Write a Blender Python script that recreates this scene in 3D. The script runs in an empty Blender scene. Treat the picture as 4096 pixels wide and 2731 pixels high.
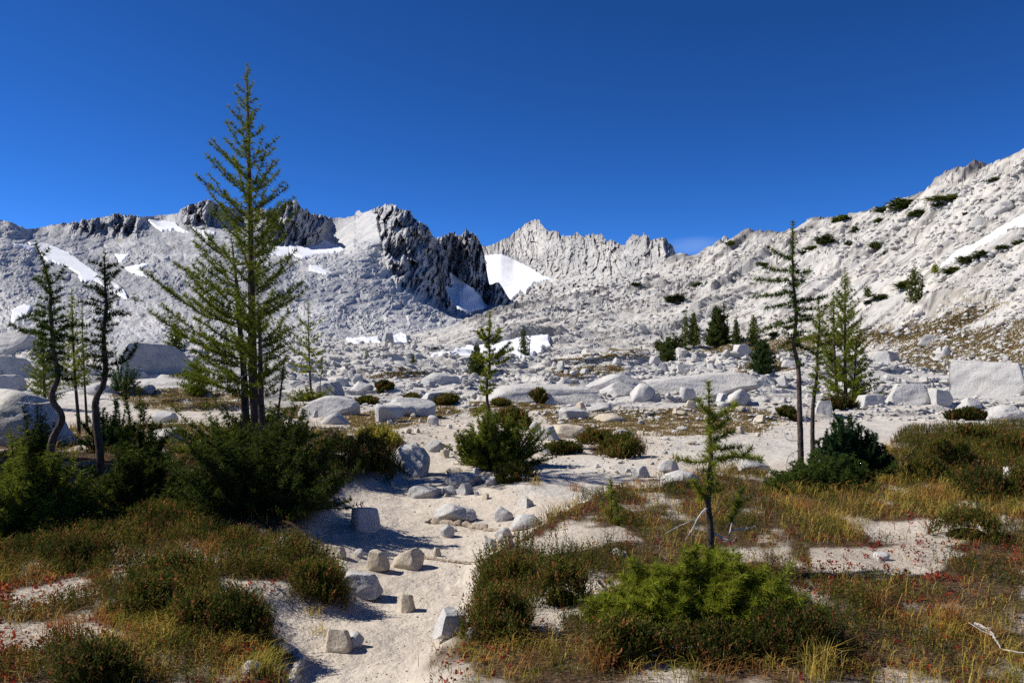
import bpy, math, random
import numpy as np
from mathutils import Vector

SC = bpy.context.scene
COL = SC.collection
F = 796.4            # focal length in pixels of the 1024 wide frame
EYE = 1.6
HX, HY = 512.0, 341.0
SUN_EL, SUN_BACK = 43.0, 6.0   # elevation, degrees behind the picture plane (sun stands to the left)

# ------------------------------------------------------------------ camera
cd = bpy.data.cameras.new("camera"); cam = bpy.data.objects.new("camera", cd); COL.objects.link(cam)
cam.location = (0, 0, EYE); cam.rotation_euler = (math.radians(90), 0, 0)
cd.sensor_width = 36.0; cd.lens = F * 36.0 / 1024.0; cd.clip_start = 0.05; cd.clip_end = 20000
SC.camera = cam

# ------------------------------------------------------------------ sky and sun
world = bpy.data.worlds.new("World"); SC.world = world; world.use_nodes = True
wn = world.node_tree; wn.nodes.clear()
def wnode(t, **kw):
    n = wn.nodes.new(t)
    for k, v in kw.items(): setattr(n, k, v)
    return n
sky = wnode('ShaderNodeTexSky', sky_type='NISHITA', sun_disc=False, altitude=2300.0, air_density=0.6,
            dust_density=0.0, ozone_density=10.0)
sky.sun_elevation = math.radians(SUN_EL); sky.sun_rotation = math.radians(-90 + SUN_BACK)
bg = wnode('ShaderNodeBackground'); bg.inputs['Strength'].default_value = 0.078
out = wnode('ShaderNodeOutputWorld')
# polarised, saturated alpine blue
hs = wnode('ShaderNodeHueSaturation'); hs.inputs['Saturation'].default_value = 1.06; hs.inputs['Value'].default_value = 1.0
gm = wnode('ShaderNodeGamma'); gm.inputs['Gamma'].default_value = 1.25
wn.links.new(sky.outputs[0], gm.inputs['Color']); wn.links.new(gm.outputs[0], hs.inputs['Color'])
# a small wisp of cloud low over the gap beside the right hand hill
tc = wnode('ShaderNodeTexCoord'); mp = wnode('ShaderNodeMapping'); mp.inputs['Scale'].default_value = (9, 9, 60)
nz = wnode('ShaderNodeTexNoise'); nz.inputs['Scale'].default_value = 1.6; nz.inputs['Detail'].default_value = 5
wn.links.new(tc.outputs['Generated'], mp.inputs['Vector']); wn.links.new(mp.outputs[0], nz.inputs['Vector'])
cdir = Vector(((697 - HX) / F, 1, (HY - 246) / F)).normalized()
sub = wnode('ShaderNodeVectorMath', operation='SUBTRACT'); sub.inputs[1].default_value = cdir
wn.links.new(tc.outputs['Generated'], sub.inputs[0])
scl = wnode('ShaderNodeVectorMath', operation='MULTIPLY'); scl.inputs[1].default_value = (19, 19, 75)
wn.links.new(sub.outputs[0], scl.inputs[0])
ln = wnode('ShaderNodeVectorMath', operation='LENGTH'); wn.links.new(scl.outputs[0], ln.inputs[0])
mr = wnode('ShaderNodeMapRange'); mr.inputs[1].default_value = 1.0; mr.inputs[2].default_value = 0.0
wn.links.new(ln.outputs['Value'], mr.inputs[0])
mm = wnode('ShaderNodeMath', operation='MULTIPLY'); wn.links.new(mr.outputs[0], mm.inputs[0]); wn.links.new(nz.outputs['Fac'], mm.inputs[1])
m2 = wnode('ShaderNodeMath', operation='MULTIPLY'); wn.links.new(mm.outputs[0], m2.inputs[0]); m2.inputs[1].default_value = 0.34
mx = wnode('ShaderNodeMixRGB'); mx.inputs[2].default_value = (8.0, 9.2, 11.0, 1)
wn.links.new(m2.outputs[0], mx.inputs[0]); wn.links.new(hs.outputs[0], mx.inputs[1])
wn.links.new(mx.outputs[0], bg.inputs[0]); wn.links.new(bg.outputs[0], out.inputs[0])

sl = bpy.data.lights.new("sun", 'SUN'); sl.energy = 4.9; sl.angle = math.radians(0.53); sl.color = (1.0, 0.955, 0.88)
sun = bpy.data.objects.new("sun", sl); COL.objects.link(sun)
e, b = math.radians(SUN_EL), math.radians(SUN_BACK)
SUNV = Vector((-math.cos(e) * math.cos(b), math.cos(e) * math.sin(b), math.sin(e)))
sun.rotation_euler = SUNV.to_track_quat('Z', 'Y').to_euler()

SC.view_settings.view_transform = 'Standard'; SC.view_settings.look = 'None'
SC.view_settings.exposure = 0.38; SC.view_settings.gamma = 1.0
SC.cycles.max_bounces = 5; SC.cycles.diffuse_bounces = 3; SC.cycles.transmission_bounces = 3
SC.cycles.transparent_max_bounces = 6
try: SC.cycles.use_denoising = False
except Exception: pass

# ------------------------------------------------------------------ noise toolbox (numpy)
def _h(ix, iy, s):
    h = (ix.astype(np.int64) * 374761393 + iy.astype(np.int64) * 668265263 + int(s) * 2147483647 % 998244353) & 0xFFFFFFFF
    h = ((h ^ (h >> 13)) * 1274126177) & 0xFFFFFFFF
    h = ((h ^ (h >> 16)) * 2246822519) & 0xFFFFFFFF
    return ((h ^ (h >> 15)) & 0xFFFFFF) / float(0x1000000)
def vnoise(x, y, s=0):
    """gradient noise, about -1..1"""
    x = np.asarray(x, float); y = np.asarray(y, float)
    xi = np.floor(x); yi = np.floor(y); fx = x - xi; fy = y - yi
    ux = fx * fx * fx * (fx * (fx * 6 - 15) + 10); uy = fy * fy * fy * (fy * (fy * 6 - 15) + 10)
    def g(ox, oy):
        a = _h(xi + ox, yi + oy, s) * 2 * np.pi
        return np.cos(a) * (fx - ox) + np.sin(a) * (fy - oy)
    a = g(0, 0); b_ = g(1, 0); c = g(0, 1); d = g(1, 1)
    return ((a + (b_ - a) * ux) * (1 - uy) + (c + (d - c) * ux) * uy) * 1.5
def fbm(x, y, s=0, o=4, gain=.5, lac=2.03):
    r = 0; a = 1; n = 0
    for k in range(o):
        r = r + a * vnoise(x, y, s + 17 * k); n += a; a *= gain; x = np.asarray(x) * lac + 3.1; y = np.asarray(y) * lac - 1.7
    return r / n
def ridged(x, y, s=0, o=4, gain=.5):
    r = 0; a = 1; n = 0
    for k in range(o):
        r = r + a * (1 - np.abs(vnoise(x, y, s + 31 * k)) * 1.8); n += a; a *= gain; x = np.asarray(x) * 2.1 + 5.3; y = np.asarray(y) * 2.1 + 1.9
    return r / n
def facets(x, y, s=0, tilt=1.0):
    """broken blocks: every Voronoi cell is a tilted plane of its own level; also the distance to the cell's edge"""
    x = np.asarray(x, float); y = np.asarray(y, float)
    xi = np.floor(x); yi = np.floor(y)
    b1 = np.full(x.shape, 9.0); b2 = np.full(x.shape, 9.0); v = np.zeros(x.shape)
    for ox in (-1, 0, 1):
        for oy in (-1, 0, 1):
            cx = xi + ox; cy = yi + oy
            px = cx + _h(cx, cy, s); py = cy + _h(cx, cy, s + 7)
            dx = x - px; dy = y - py; d = dx * dx + dy * dy
            vv = _h(cx, cy, s + 3) - .5 + tilt * (dx * (_h(cx, cy, s + 4) - .5) + dy * (_h(cx, cy, s + 5) - .5)) * 2
            near = d < b1
            b2 = np.where(near, b1, np.minimum(b2, d)); v = np.where(near, vv, v); b1 = np.where(near, d, b1)
    return v, np.sqrt(b2) - np.sqrt(b1)
def sstep(a, b, x):
    t = np.clip((np.asarray(x, float) - a) / (b - a), 0, 1); return t * t * (3 - 2 * t)
def inpoly(x, y, poly):
    x = np.asarray(x, float); y = np.asarray(y, float); r = np.zeros(x.shape, bool)
    P = np.array(poly, float); n = len(P); j = n - 1
    bx0, by0 = P.min(0); bx1, by1 = P.max(0)
    m = (x >= bx0) & (x <= bx1) & (y >= by0) & (y <= by1)
    if not m.any(): return r
    xs = x[m]; ys = y[m]; q = np.zeros(xs.shape, bool)
    for i in range(n):
        x0, y0 = P[i]; x1, y1 = P[j]
        if y0 != y1:
            c = ((y0 > ys) != (y1 > ys)) & (xs < (x1 - x0) * (ys - y0) / (y1 - y0) + x0); q ^= c
        j = i
    r[m] = q; return r
def blur(a, r):
    k = np.exp(-np.linspace(-2, 2, 2 * r + 1) ** 2); k /= k.sum()
    for ax in (0, 1):
        p = np.pad(a, [(r, r) if i == ax else (0, 0) for i in (0, 1)], mode='edge'); o = np.zeros_like(a)
        for i, w in enumerate(k):
            o += w * (p[i:i + a.shape[0], :] if ax == 0 else p[:, i:i + a.shape[1]])
        a = o
    return a
def ipl(x, pts):
    p = np.array(pts, float); return np.interp(x, p[:, 0], p[:, 1])

# ------------------------------------------------------------------ mesh and tag helpers
def mesh(name, V, Fq=None, Ft=None, attrs=None, cols=None, smooth=False, mat=None, uvless=True):
    """mesh from numpy arrays: V (n,3), quads (m,4), tris (k,3); attrs {name:(n,)}, cols {name:(n,3)}"""
    me = bpy.data.meshes.new(name)
    V = np.asarray(V, np.float32); me.vertices.add(len(V)); me.vertices.foreach_set('co', V.ravel())
    Fq = np.zeros((0, 4), np.int32) if Fq is None else np.asarray(Fq, np.int32).reshape(-1, 4)
    Ft = np.zeros((0, 3), np.int32) if Ft is None else np.asarray(Ft, np.int32).reshape(-1, 3)
    idx = np.concatenate([Fq.ravel(), Ft.ravel()]); me.loops.add(len(idx)); me.loops.foreach_set('vertex_index', idx)
    st = np.concatenate([np.arange(len(Fq)) * 4, len(Fq) * 4 + np.arange(len(Ft)) * 3]).astype(np.int32)
    me.polygons.add(len(st)); me.polygons.foreach_set('loop_start', st)
    me.polygons.foreach_set('use_smooth', np.full(len(st), smooth, bool))
    for k, a in (attrs or {}).items():
        at = me.attributes.new(k, 'FLOAT', 'POINT'); at.data.foreach_set('value', np.asarray(a, np.float32).ravel())
    for k, a in (cols or {}).items():
        at = me.attributes.new(k, 'FLOAT_COLOR', 'POINT')
        c = np.ones((len(V), 4), np.float32); c[:, :3] = a; at.data.foreach_set('color', c.ravel())
    me.update(); me.validate(clean_customdata=False)
    if mat: me.materials.append(mat)
    return me
def link(name, me, parent=None):
    o = bpy.data.objects.new(name, me); COL.objects.link(o)
    if parent: o.parent = parent
    return o
def tag(o, label=None, cat=None, group=None, kind=None):
    if label: o['label'] = label
    if cat: o['category'] = cat
    if group: o['group'] = group
    if kind: o['kind'] = kind
    return o
def grid_faces(nr, nc):
    i = np.arange((nr - 1) * nc).reshape(nr - 1, nc)[:, :-1].ravel()
    return np.stack([i, i + 1, i + nc + 1, i + nc], 1)

# ------------------------------------------------------------------ materials
def new_mat(name):
    m = bpy.data.materials.new(name); m.use_nodes = True; nt = m.node_tree; nt.nodes.clear()
    o = nt.nodes.new('ShaderNodeOutputMaterial'); p = nt.nodes.new('ShaderNodeBsdfPrincipled')
    nt.links.new(p.outputs[0], o.inputs[0]); p.inputs['Specular IOR Level'].default_value = .25
    p.inputs['Roughness'].default_value = .85
    return m, nt, p
class NT:
    """small node-building helper"""
    def __init__(s, nt): s.nt = nt
    def n(s, t, ins=None, **kw):
        nd = s.nt.nodes.new(t)
        for k, v in kw.items(): setattr(nd, k, v)
        for k, v in (ins or {}).items():
            if hasattr(v, 'is_linked') or isinstance(v, bpy.types.NodeSocket): s.nt.links.new(v, nd.inputs[k])
            else: nd.inputs[k].default_value = v
        return nd
    def noise(s, vec, scale, detail=4, rough=.55):
        return s.n('ShaderNodeTexNoise', {'Vector': vec, 'Scale': scale, 'Detail': detail, 'Roughness': rough}).outputs['Fac']
    def ramp(s, fac, a, b_):
        return s.n('ShaderNodeMapRange', {0: fac, 1: a, 2: b_}, interpolation_type='SMOOTHSTEP').outputs[0]
    def mix(s, fac, a, b_, mode='MIX'):
        return s.n('ShaderNodeMixRGB', {0: fac, 1: a, 2: b_}, blend_type=mode).outputs[0]
    def math(s, op, a, b_=0.0):
        return s.n('ShaderNodeMath', {0: a, 1: b_}, operation=op).outputs[0]
    def attr(s, name, out='Fac'): return s.n('ShaderNodeAttribute', attribute_name=name).outputs[out]
def c4(r, g, b_): return (r, g, b_, 1)

def rock_mat(name, base, alt, dark, scale=1.0, speck=0.0, lichen=.3, bump=.35, world=False, grad=False):
    m, nt, p = new_mat(name); k = NT(nt)
    co = k.n('ShaderNodeTexCoord').outputs['Object']
    if world: co = k.n('ShaderNodeNewGeometry').outputs['Position']
    a = k.noise(co, 1.3 * scale, 5); b2 = k.noise(co, 6 * scale, 6, .65)
    c = k.mix(k.ramp(a, .38, .62), c4(*base), c4(*alt))
    big = k.noise(co, .16 * scale, 5, .6)
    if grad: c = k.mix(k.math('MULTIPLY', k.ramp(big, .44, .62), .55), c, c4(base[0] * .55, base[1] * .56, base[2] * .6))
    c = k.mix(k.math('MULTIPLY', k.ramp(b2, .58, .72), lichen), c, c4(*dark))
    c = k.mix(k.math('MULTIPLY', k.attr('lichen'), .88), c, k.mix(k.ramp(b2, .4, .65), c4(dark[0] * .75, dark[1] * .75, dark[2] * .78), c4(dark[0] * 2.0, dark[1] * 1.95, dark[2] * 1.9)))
    c = k.mix(k.attr('turf'), c, k.mix(k.ramp(b2, .4, .65), c4(.16, .10, .04), c4(.10, .085, .03)))
    if speck:
        sp = k.noise(co, 60 * scale, 2, .8)
        c = k.mix(k.math('MULTIPLY', k.ramp(sp, .56, .66), speck), c, c4(.05, .05, .055))
        c = k.mix(k.math('MULTIPLY', k.ramp(sp, .42, .34), speck * .6), c, c4(.62, .6, .56))
    nt.links.new(c, p.inputs['Base Color'])
    bh = k.math('ADD', k.math('MULTIPLY', b2, 1.0), k.math('MULTIPLY', k.noise(co, 22 * scale, 5, .7), .5))
    bp = k.n('ShaderNodeBump', {'Height': bh, 'Strength': bump, 'Distance': .25 / scale})
    nt.links.new(bp.outputs[0], p.inputs['Normal'])
    return m
# ------------------------------------------------------------------ the valley floor and the granite slope on the right: one height function
DN = [0, 9, 12, 16, 22, 30, 45, 65, 95, 140, 200, 400]
ZN = [0, 0, -.03, -.12, -.30, -.5, -.75, -.75, -.2, .7, 1.6, 3.0]
CREST = [(-400, 336), (380, 337), (425, 335), (450, 326), (470, 320), (500, 313), (530, 305), (555, 299), (580, 294), (602, 287), (640, 273), (680, 259),
         (700, 252.5), (720, 244), (740, 238), (765, 231), (790, 225), (805, 221), (820, 219), (845, 214.5), (862, 210), (885, 203),
         (893, 199), (905, 197), (925, 186), (940, 178), (955, 172), (980, 164), (1000, 157), (1024, 148), (1060, 134), (1300, 60), (1700, 0)]
HFOOT = [(-400, 130), (425, 140), (560, 118), (640, 125), (720, 125), (800, 105), (900, 78), (1024, 55), (1300, 40), (1700, 30)]
HDC = [(-400, 220), (425, 225), (560, 225), (680, 235), (760, 215), (850, 178), (940, 150), (1024, 130), (1300, 100), (1700, 80)]

def P2W(px, py):
    """pixel on flat near ground -> world x,y"""
    D = F * EYE / np.maximum(np.asarray(py, float) - HY, 1); return (np.asarray(px, float) - HX) / F * D, D

# raised mats of heather and turf beside the trodden trail (world-space offset map)
VEG_L = [(-300, 518), (0, 520), (60, 528), (190, 538), (255, 550), (300, 556), (345, 572), (356, 585), (335, 600), (300, 602), (266, 612), (272, 636), (284, 650), (282, 682), (270, 760), (-400, 760)]
VEG_R = [(1400, 425), (1024, 424), (905, 432), (880, 452), (868, 482), (800, 500), (740, 470), (690, 482), (640, 486), (596, 500), (560, 524), (505, 545), (478, 556), (474, 600), (462, 622), (438, 634), (428, 660), (426, 700), (420, 760), (1500, 760)]
SHRUB_L = [(-300, 425), (60, 430), (180, 425), (340, 432), (398, 436), (420, 452), (400, 470), (350, 486), (320, 520), (300, 545), (180, 545), (0, 530), (-300, 530)]
MID_V = [(600, 434), (640, 430), (646, 452), (606, 458), (590, 446)]
BX0, BX1, BY0, BY1, BR = -12., 14., 1.5, 20., .05
_bx = np.arange(BX0, BX1, BR); _by = np.arange(BY0, BY1, BR)
_BX, _BY = np.meshgrid(_bx, _by)
_bpx = HX + F * _BX / _BY; _bpy = HY + F * EYE / _BY
_wx = _bpx + 10 * fbm(_BX * 2.2, _BY * 2.2, 5); _wy = _bpy + 8 * fbm(_BX * 2.2, _BY * 2.2, 9)
_bank = (inpoly(_wx, _wy, VEG_L) * .13 + inpoly(_wx, _wy, VEG_R) * .11 + inpoly(_wx, _wy, SHRUB_L) * .16).astype(float)
BANK = np.minimum(blur(_bank, 4), .2)
VEGM = blur((inpoly(_wx, _wy, VEG_L) | inpoly(_wx, _wy, VEG_R) | inpoly(_wx, _wy, SHRUB_L) | inpoly(_wx, _wy, MID_V)).astype(float), 2)
def wsample(A, X, Y):
    fx = np.clip((X - BX0) / BR, 0, A.shape[1] - 1.001); fy = np.clip((Y - BY0) / BR, 0, A.shape[0] - 1.001)
    i = fx.astype(int); j = fy.astype(int); fx = fx - i; fy = fy - j
    return (A[j, i] * (1 - fx) + A[j, i + 1] * fx) * (1 - fy) + (A[j + 1, i] * (1 - fx) + A[j + 1, i + 1] * fx) * fy
_hf = np.linspace(-400, 1700, 1051); _k = np.ones(21) / 21
_crest = np.convolve(np.pad(ipl(_hf, CREST), 3, mode='edge'), np.ones(7) / 7, 'valid')
_foot = np.convolve(np.pad(ipl(_hf, HFOOT), 40, mode='edge'), np.ones(81) / 81, 'valid')
_dc = np.convolve(np.pad(ipl(_hf, HDC), 40, mode='edge'), np.ones(81) / 81, 'valid')
_zb = np.linspace(0, 400, 2001); _zv = np.convolve(np.pad(ipl(_zb, list(zip(DN, ZN))), 12, mode='edge'), np.ones(25) / 25, 'valid')

def gz_base(X, Y):
    X = np.asarray(X, float); Y = np.asarray(Y, float)
    px = HX + F * X / np.maximum(Y, 1.)
    z = np.interp(Y, _zb, _zv)
    cy = np.interp(px, _hf, _crest); Df = np.interp(px, _hf, _foot); Dc = np.interp(px, _hf, _dc)
    zc = EYE + (HY - cy) / F * Dc; zf = np.interp(Df, _zb, _zv)
    t = (Y - Df) / (Dc - Df)
    tt = np.clip(t, 0, 1)
    zh = zf + (zc - zf) * tt ** 1.12 - np.maximum(t - 1, 0) * (Dc - Df) * np.where(px > 430, .30, .0)
    return np.where(t > 0, zh, z), t, px
def gz(X, Y):
    X = np.asarray(X, float); Y = np.asarray(Y, float)
    z, t, px = gz_base(X, Y)
    near = 1 - sstep(14, 24, Y)
    hill = sstep(-.05, .12, t) * sstep(400, 520, px)
    z = z + near * (.05 * fbm(X / 1.6, Y / 1.6, 1, 3) + .012 * fbm(X / .28, Y / .28, 2, 3)) + wsample(BANK, X, Y) * (Y < 19)
    z = z - .10 * near * sstep(1.1, .2, np.abs(X - np.interp(Y, [3, 5, 7, 9, 12], [-.75, -.6, -.55, -.9, -1.2]))) * sstep(3, 5, Y)
    # glacier-smoothed benches of the valley floor: low domed slabs parted by joints
    midm = sstep(14, 26, Y) * (1 - hill)
    wx = X + 2.5 * fbm(X / 11, Y / 11, 21, 3); wy = Y + 5 * fbm(X / 13, Y / 9, 22, 3)
    def slabs(a, c, s, dome): 
        f, e = facets(a, c, s, 1.25); k = sstep(0, .13, e); return k * (dome * .6 + .95 * f) 
    sc = np.minimum(Y / 40., 1.8)
    z = z + midm * sc * (.55 * slabs(wx / 11.0, wy / 6.5, 41, .35) + .20 * slabs(wx / 3.8, wy / 2.6, 42, .25) +   .10 * fbm(X / 6, Y / 6, 23, 4) + .45 * fbm(X / 30, Y / 30, 24, 2) - .25)
    def ledge(v, k=.10):
        f = v - np.floor(v); return np.where(f < k, f / k, 1 - (f - k) / (1 - k))
    lm = sstep(-.15, .2, fbm(X / 14, Y / 9, 25, 3))
    z = z + midm * sc * lm * (.36 * ledge((Y + 5 * fbm(X / 12, Y / 16, 26, 3) + .10 * X) / 7.5, .03) + .17 * ledge((Y + 2.5 * fbm(X / 5, Y / 6, 27, 3) - .2 * X) / 2.9, .06) - .2)
    # slabs, ledges and blocks of the slope; the bedding runs down to the left
    a = X * .95 + Y * .30; c = -X * .22 + Y * .66
    w = 5 * fbm(X / 22, Y / 22, 31, 3); w2 = 2.0 * fbm(X / 7, Y / 7, 32, 3)
    rubble = sstep(-.10, .25, fbm(X / 30, Y / 30, 35, 3))
    hs_ = np.clip(Y / 150., .4, 1.3) * .8
    z = z + hill * hs_ * (1.5 * slabs((a + w) / 30., (c + w) / 7., 51, .5) + .75 * slabs((a + w2 + w) / 10., (c + w2) / 3.0, 52, .4)
        + (.25 + .75 * rubble) * .50 * slabs((a + w2) / 3.2, (c - w2) / 1.7, 53, .4) + (.35 + .65 * rubble) * .26 * slabs(a / 1.3, c / 1.0, 54, .4) + sstep(-.2, .15, fbm(a / 30, c / 14, 36, 3)) * (1.1 * ledge((c + w * .8) / 7., .07) + .55 * ledge((c + w2 + .2 * w) / 2.6, .10)) + 1.2 * fbm(a / 45, c / 18, 33, 3) + .16 * fbm(a / 7, c / 2.4, 34, 4) - 1.0)
    return z
PT = {}
def place(px, py, dmin=2.5, dmax=320.):
    """first ground point along the ray through a pixel (read from the ground mesh)"""
    D, c, Y = PT['D'], PT['px'], PT['PY']; f = min(max((px - c[0]) / (c[1] - c[0]), 0), len(c) - 1.001); j = int(f); f -= j
    col = Y[:, j] * (1 - f) + Y[:, j + 1] * f; i0 = np.searchsorted(D, dmin)
    k = np.nonzero(col[i0:] <= py)[0]; i = i0 + (k[0] if len(k) else len(D) - i0 - 1); i = max(i, 1)
    w = np.clip((col[i - 1] - py) / max(col[i - 1] - col[i], 1e-9), 0, 1); d = D[i - 1] + (D[i] - D[i - 1]) * w
    return (px - HX) / F * d, float(d), float(EYE + (HY - (col[i - 1] + (col[i] - col[i - 1]) * w)) / F * d)

# polygons in the photo's pixel frame of small turf flats, warm sand and so on: (points)
TURF = [[(260, 411), (310, 405), (330, 411), (300, 418)], [(178, 392), (240, 390), (256, 404), (170, 410), (110, 398), (120, 391)], [(364, 377), (400, 371), (432, 373), (405, 377), (372, 379)],
        [(545, 362), (640, 352), (652, 357), (590, 363)], [(555, 370), (612, 366), (628, 372), (590, 377), (545, 376)], [(735, 366), (772, 360), (800, 368), (745, 374)],
        [(690, 352), (730, 343), (830, 335), (900, 330), (960, 312), (1000, 305), (960, 330), (900, 342), (770, 352)], [(880, 352), (1024, 318), (1100, 320), (1100, 370), (940, 372), (900, 364)],
        [(600, 412), (740, 405), (790, 415), (760, 432), (660, 436), (560, 430), (540, 410)], [(470, 402), (540, 398), (560, 408), (470, 412)], [(320, 418), (400, 408), (450, 405), (460, 412), (380, 432)],
        [(955, 290), (1010, 300), (990, 312), (930, 316)], [(770, 246), (810, 236), (800, 250)]]
SLAB = [[(650, 452), (668, 436), (740, 428), (800, 424), (880, 428), (880, 452), (790, 462), (700, 460)], [(820, 412), (900, 404), (990, 404), (1060, 418), (1060, 424), (980, 434), (890, 440), (820, 440)],
        [(548, 437), (556, 426), (590, 424), (588, 432), (570, 438)], [(500, 476), (540, 458), (640, 452), (650, 470), (580, 500), (520, 496)], [(700, 262), (900, 215), (960, 200), (960, 215), (800, 270)]]

def build_ground():
    py = np.arange(715., 432., -.8); D1 = F * EYE / (py - HY); D0 = np.linspace(.7, D1[0], 14)[:-1]
    D2 = np.exp(np.arange(math.log(D1[-1]) + .0055, math.log(300), .0054))
    D = np.concatenate([D0, D1, D2]); px = np.arange(-260, 1290, 1.3)
    PX, DD = np.meshgrid(px, D); X = (PX - HX) / F * DD; Z = gz(X, DD); PT.update(D=D, px=px, PY=HY - (Z - EYE) * F / DD)
    zb, t, _ = gz_base(X, DD); PY = HY - (zb - EYE) * F / DD
    jx = PX + 5 * fbm(X / DD * 60, PY / 9, 61, 3); jy = PY + 2.2 * fbm(X / DD * 60, PY / 5, 62, 3)
    hc0 = sstep(-.1, .1, t) * sstep(400, 520, PX)
    turf = np.zeros(X.shape)
    for P in TURF: turf = np.maximum(turf, inpoly(jx, jy, P).astype(float))
    turf = turf * sstep(-.22, .12, fbm(PX / 22, PY / 2.2, 63, 5, .65) + .25 * fbm(X / .8, DD / 1.2, 70, 3))
    hillv = sstep(0, .1, t) * sstep(800, 1000, PX) * sstep(1.05, .5, t); turf = turf * (1 - .7 * hc0 * sstep(-.25, .1, fbm(PX / 5, PY / 2.2, 71, 4))); turf = np.maximum(turf, hillv * .6 * sstep(.10, .45, fbm(PX / 16, PY / 5, 64, 5, .65)))
    slab = np.zeros(X.shape)
    for P in SLAB: slab = np.maximum(slab, inpoly(jx, jy, P).astype(float))
    sand = (1 - sstep(17, 30, DD + 4 * fbm(X / 3, DD / 3, 65, 3))) * (1 - .55 * blur(slab, 2))
    soil = wsample(VEGM, X, DD) * (DD < 19.5) * (1 - slab)
    gap = sstep(.12, .42, fbm(X / .55, DD / .75, 66, 4) + .02)
    bare = np.zeros(X.shape)
    for P in G_BARE: bare = np.maximum(bare, inpoly(PX + 14 * fbm(X / .5, DD / .5, 501, 3), HY + F * EYE / DD + 9 * fbm(X / .5, DD / .5, 502, 3), P).astype(float))
    soil = soil * (1 - .85 * gap) * (1 - .8 * blur(bare, 3))
    hc = sstep(-.1, .1, t) * sstep(400, 520, PX)
    crestd = sstep(.93, 1.0, t + .05 * fbm(PX / 12, PY / 8, 67, 4)) * sstep(.0, .3, fbm(PX / 14, PY / 6, 68, 4) + .25)
    band = np.exp(-((PY - np.interp(PX, [470, 555, 590], [320, 303, 297])) / 3.2) ** 2) * (PX < 600) * (PX > 460) + np.exp(-((PY - np.interp(PX, [650, 720, 770], [305, 281, 266])) / 3.0) ** 2) * (PX > 655) * (PX < 770)
    a_ = X * .95 + DD * .30; c_ = -X * .22 + DD * .66; w_ = 5 * fbm(X / 22, DD / 22, 31, 3); w2_ = 2.0 * fbm(X / 7, DD / 7, 32, 3)
    crk = np.maximum(sstep(.16, .0, facets((a_ + w2_ + w_) / 10., (c_ + w2_) / 3.0, 52, .9)[1]), sstep(.20, .0, facets((a_ + w2_) / 3.2, (c_ - w2_) / 1.7, 53, .9)[1])) * sstep(-.25, .2, fbm(X / 12, DD / 12, 72, 3))
    wx_ = X + 2.5 * fbm(X / 11, DD / 11, 21, 3); wy_ = DD + 5 * fbm(X / 13, DD / 9, 22, 3)
    crk2 = np.maximum(sstep(.05, .0, facets(wx_ / 11.0, wy_ / 6.5, 41, .9)[1]), .8 * sstep(.06, .0, facets(wx_ / 3.8, wy_ / 2.6, 42, .9)[1])) * sstep(16, 26, DD)
    streak = sstep(.02, .40, fbm(a_ / 16 + w2_ * .1, c_ / 1.6, 73, 5, .6)) * .55 * hc0
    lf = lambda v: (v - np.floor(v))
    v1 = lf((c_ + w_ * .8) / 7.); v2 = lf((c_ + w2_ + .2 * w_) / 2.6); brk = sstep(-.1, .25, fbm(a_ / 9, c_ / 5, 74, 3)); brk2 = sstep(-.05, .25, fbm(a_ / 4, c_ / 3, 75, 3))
    rise_ = np.maximum(sstep(.20, .06, v1) * brk, .8 * sstep(.30, .08, v2) * brk2) * hc0  # ledge risers coloured darker too, merged below with joints and streaks
    crack_riser = np.clip(np.maximum(np.maximum(np.where(hc0 > .5, crk, crk2), streak), rise_), 0, 1)
    lich = np.clip(crestd + band * sstep(-.2, .2, fbm(PX / 8, PY / 4, 69, 3)), 0, 1) * hc
    m, nt, p = new_mat("granite_ground"); k = NT(nt)
    pos = k.n('ShaderNodeNewGeometry').outputs['Position']
    cd_ = k.n('ShaderNodeMapping', {'Vector': pos, 'Scale': (1, 1, 1)}).outputs[0]
    a = k.noise(pos, .12, 5); b2 = k.noise(pos, .9, 7, .62); c2 = k.noise(pos, 9, 6, .7); d2 = k.noise(pos, 70, 3, .8)
    g = k.mix(k.ramp(a, .40, .60), c4(.455, .44, .41), c4(.52, .49, .44))
    g = k.mix(k.math('MULTIPLY', k.ramp(b2, .55, .70), .40), g, c4(.30, .30, .31))
    g = k.mix(k.math('MULTIPLY', k.ramp(c2, .56, .70), .30), g, c4(.22, .22, .23))
    g = k.mix(k.math('MULTIPLY', k.attr('crack_riser'), .72), g, k.mix(k.ramp(c2, .42, .6), c4(.10, .09, .08), c4(.24, .215, .18)))
    s = k.mix(k.ramp(b2, .40, .62), c4(.53, .465, .385), c4(.46, .40, .33))
    s = k.mix(k.math('MULTIPLY', k.ramp(d2, .52, .68), .35), s, c4(.27, .235, .19))
    s = k.mix(k.math('MULTIPLY', k.ramp(d2, .42, .32), .5), s, c4(.62, .57, .49))
    g = k.mix(k.attr('sand'), g, s)
    so = k.mix(k.ramp(c2, .40, .60), c4(.030, .018, .010), c4(.085, .05, .026))
    so = k.mix(k.ramp(d2, .52, .64), so, c4(.17, .115, .065))
    g = k.mix(k.attr('soil'), g, so)
    tu = k.mix(k.ramp(c2, .40, .62), c4(.24, .185, .11), c4(.16, .14, .07))
    tu = k.mix(k.ramp(b2, .55, .66), tu, c4(.27, .145, .075))
    g = k.mix(k.attr('turf'), g, tu)
    g = k.mix(k.math('MULTIPLY', k.attr('lichen'), .85), g, k.mix(k.ramp(b2, .4, .65), c4(.07, .07, .075), c4(.2, .19, .18)))
    nt.links.new(g, p.inputs['Base Color'])
    h1 = k.math('ADD', k.math('MULTIPLY', c2, .035), k.math('MULTIPLY', d2, .006))
    h1 = k.math('ADD', h1, k.math('MULTIPLY', b2, .35))
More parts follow.
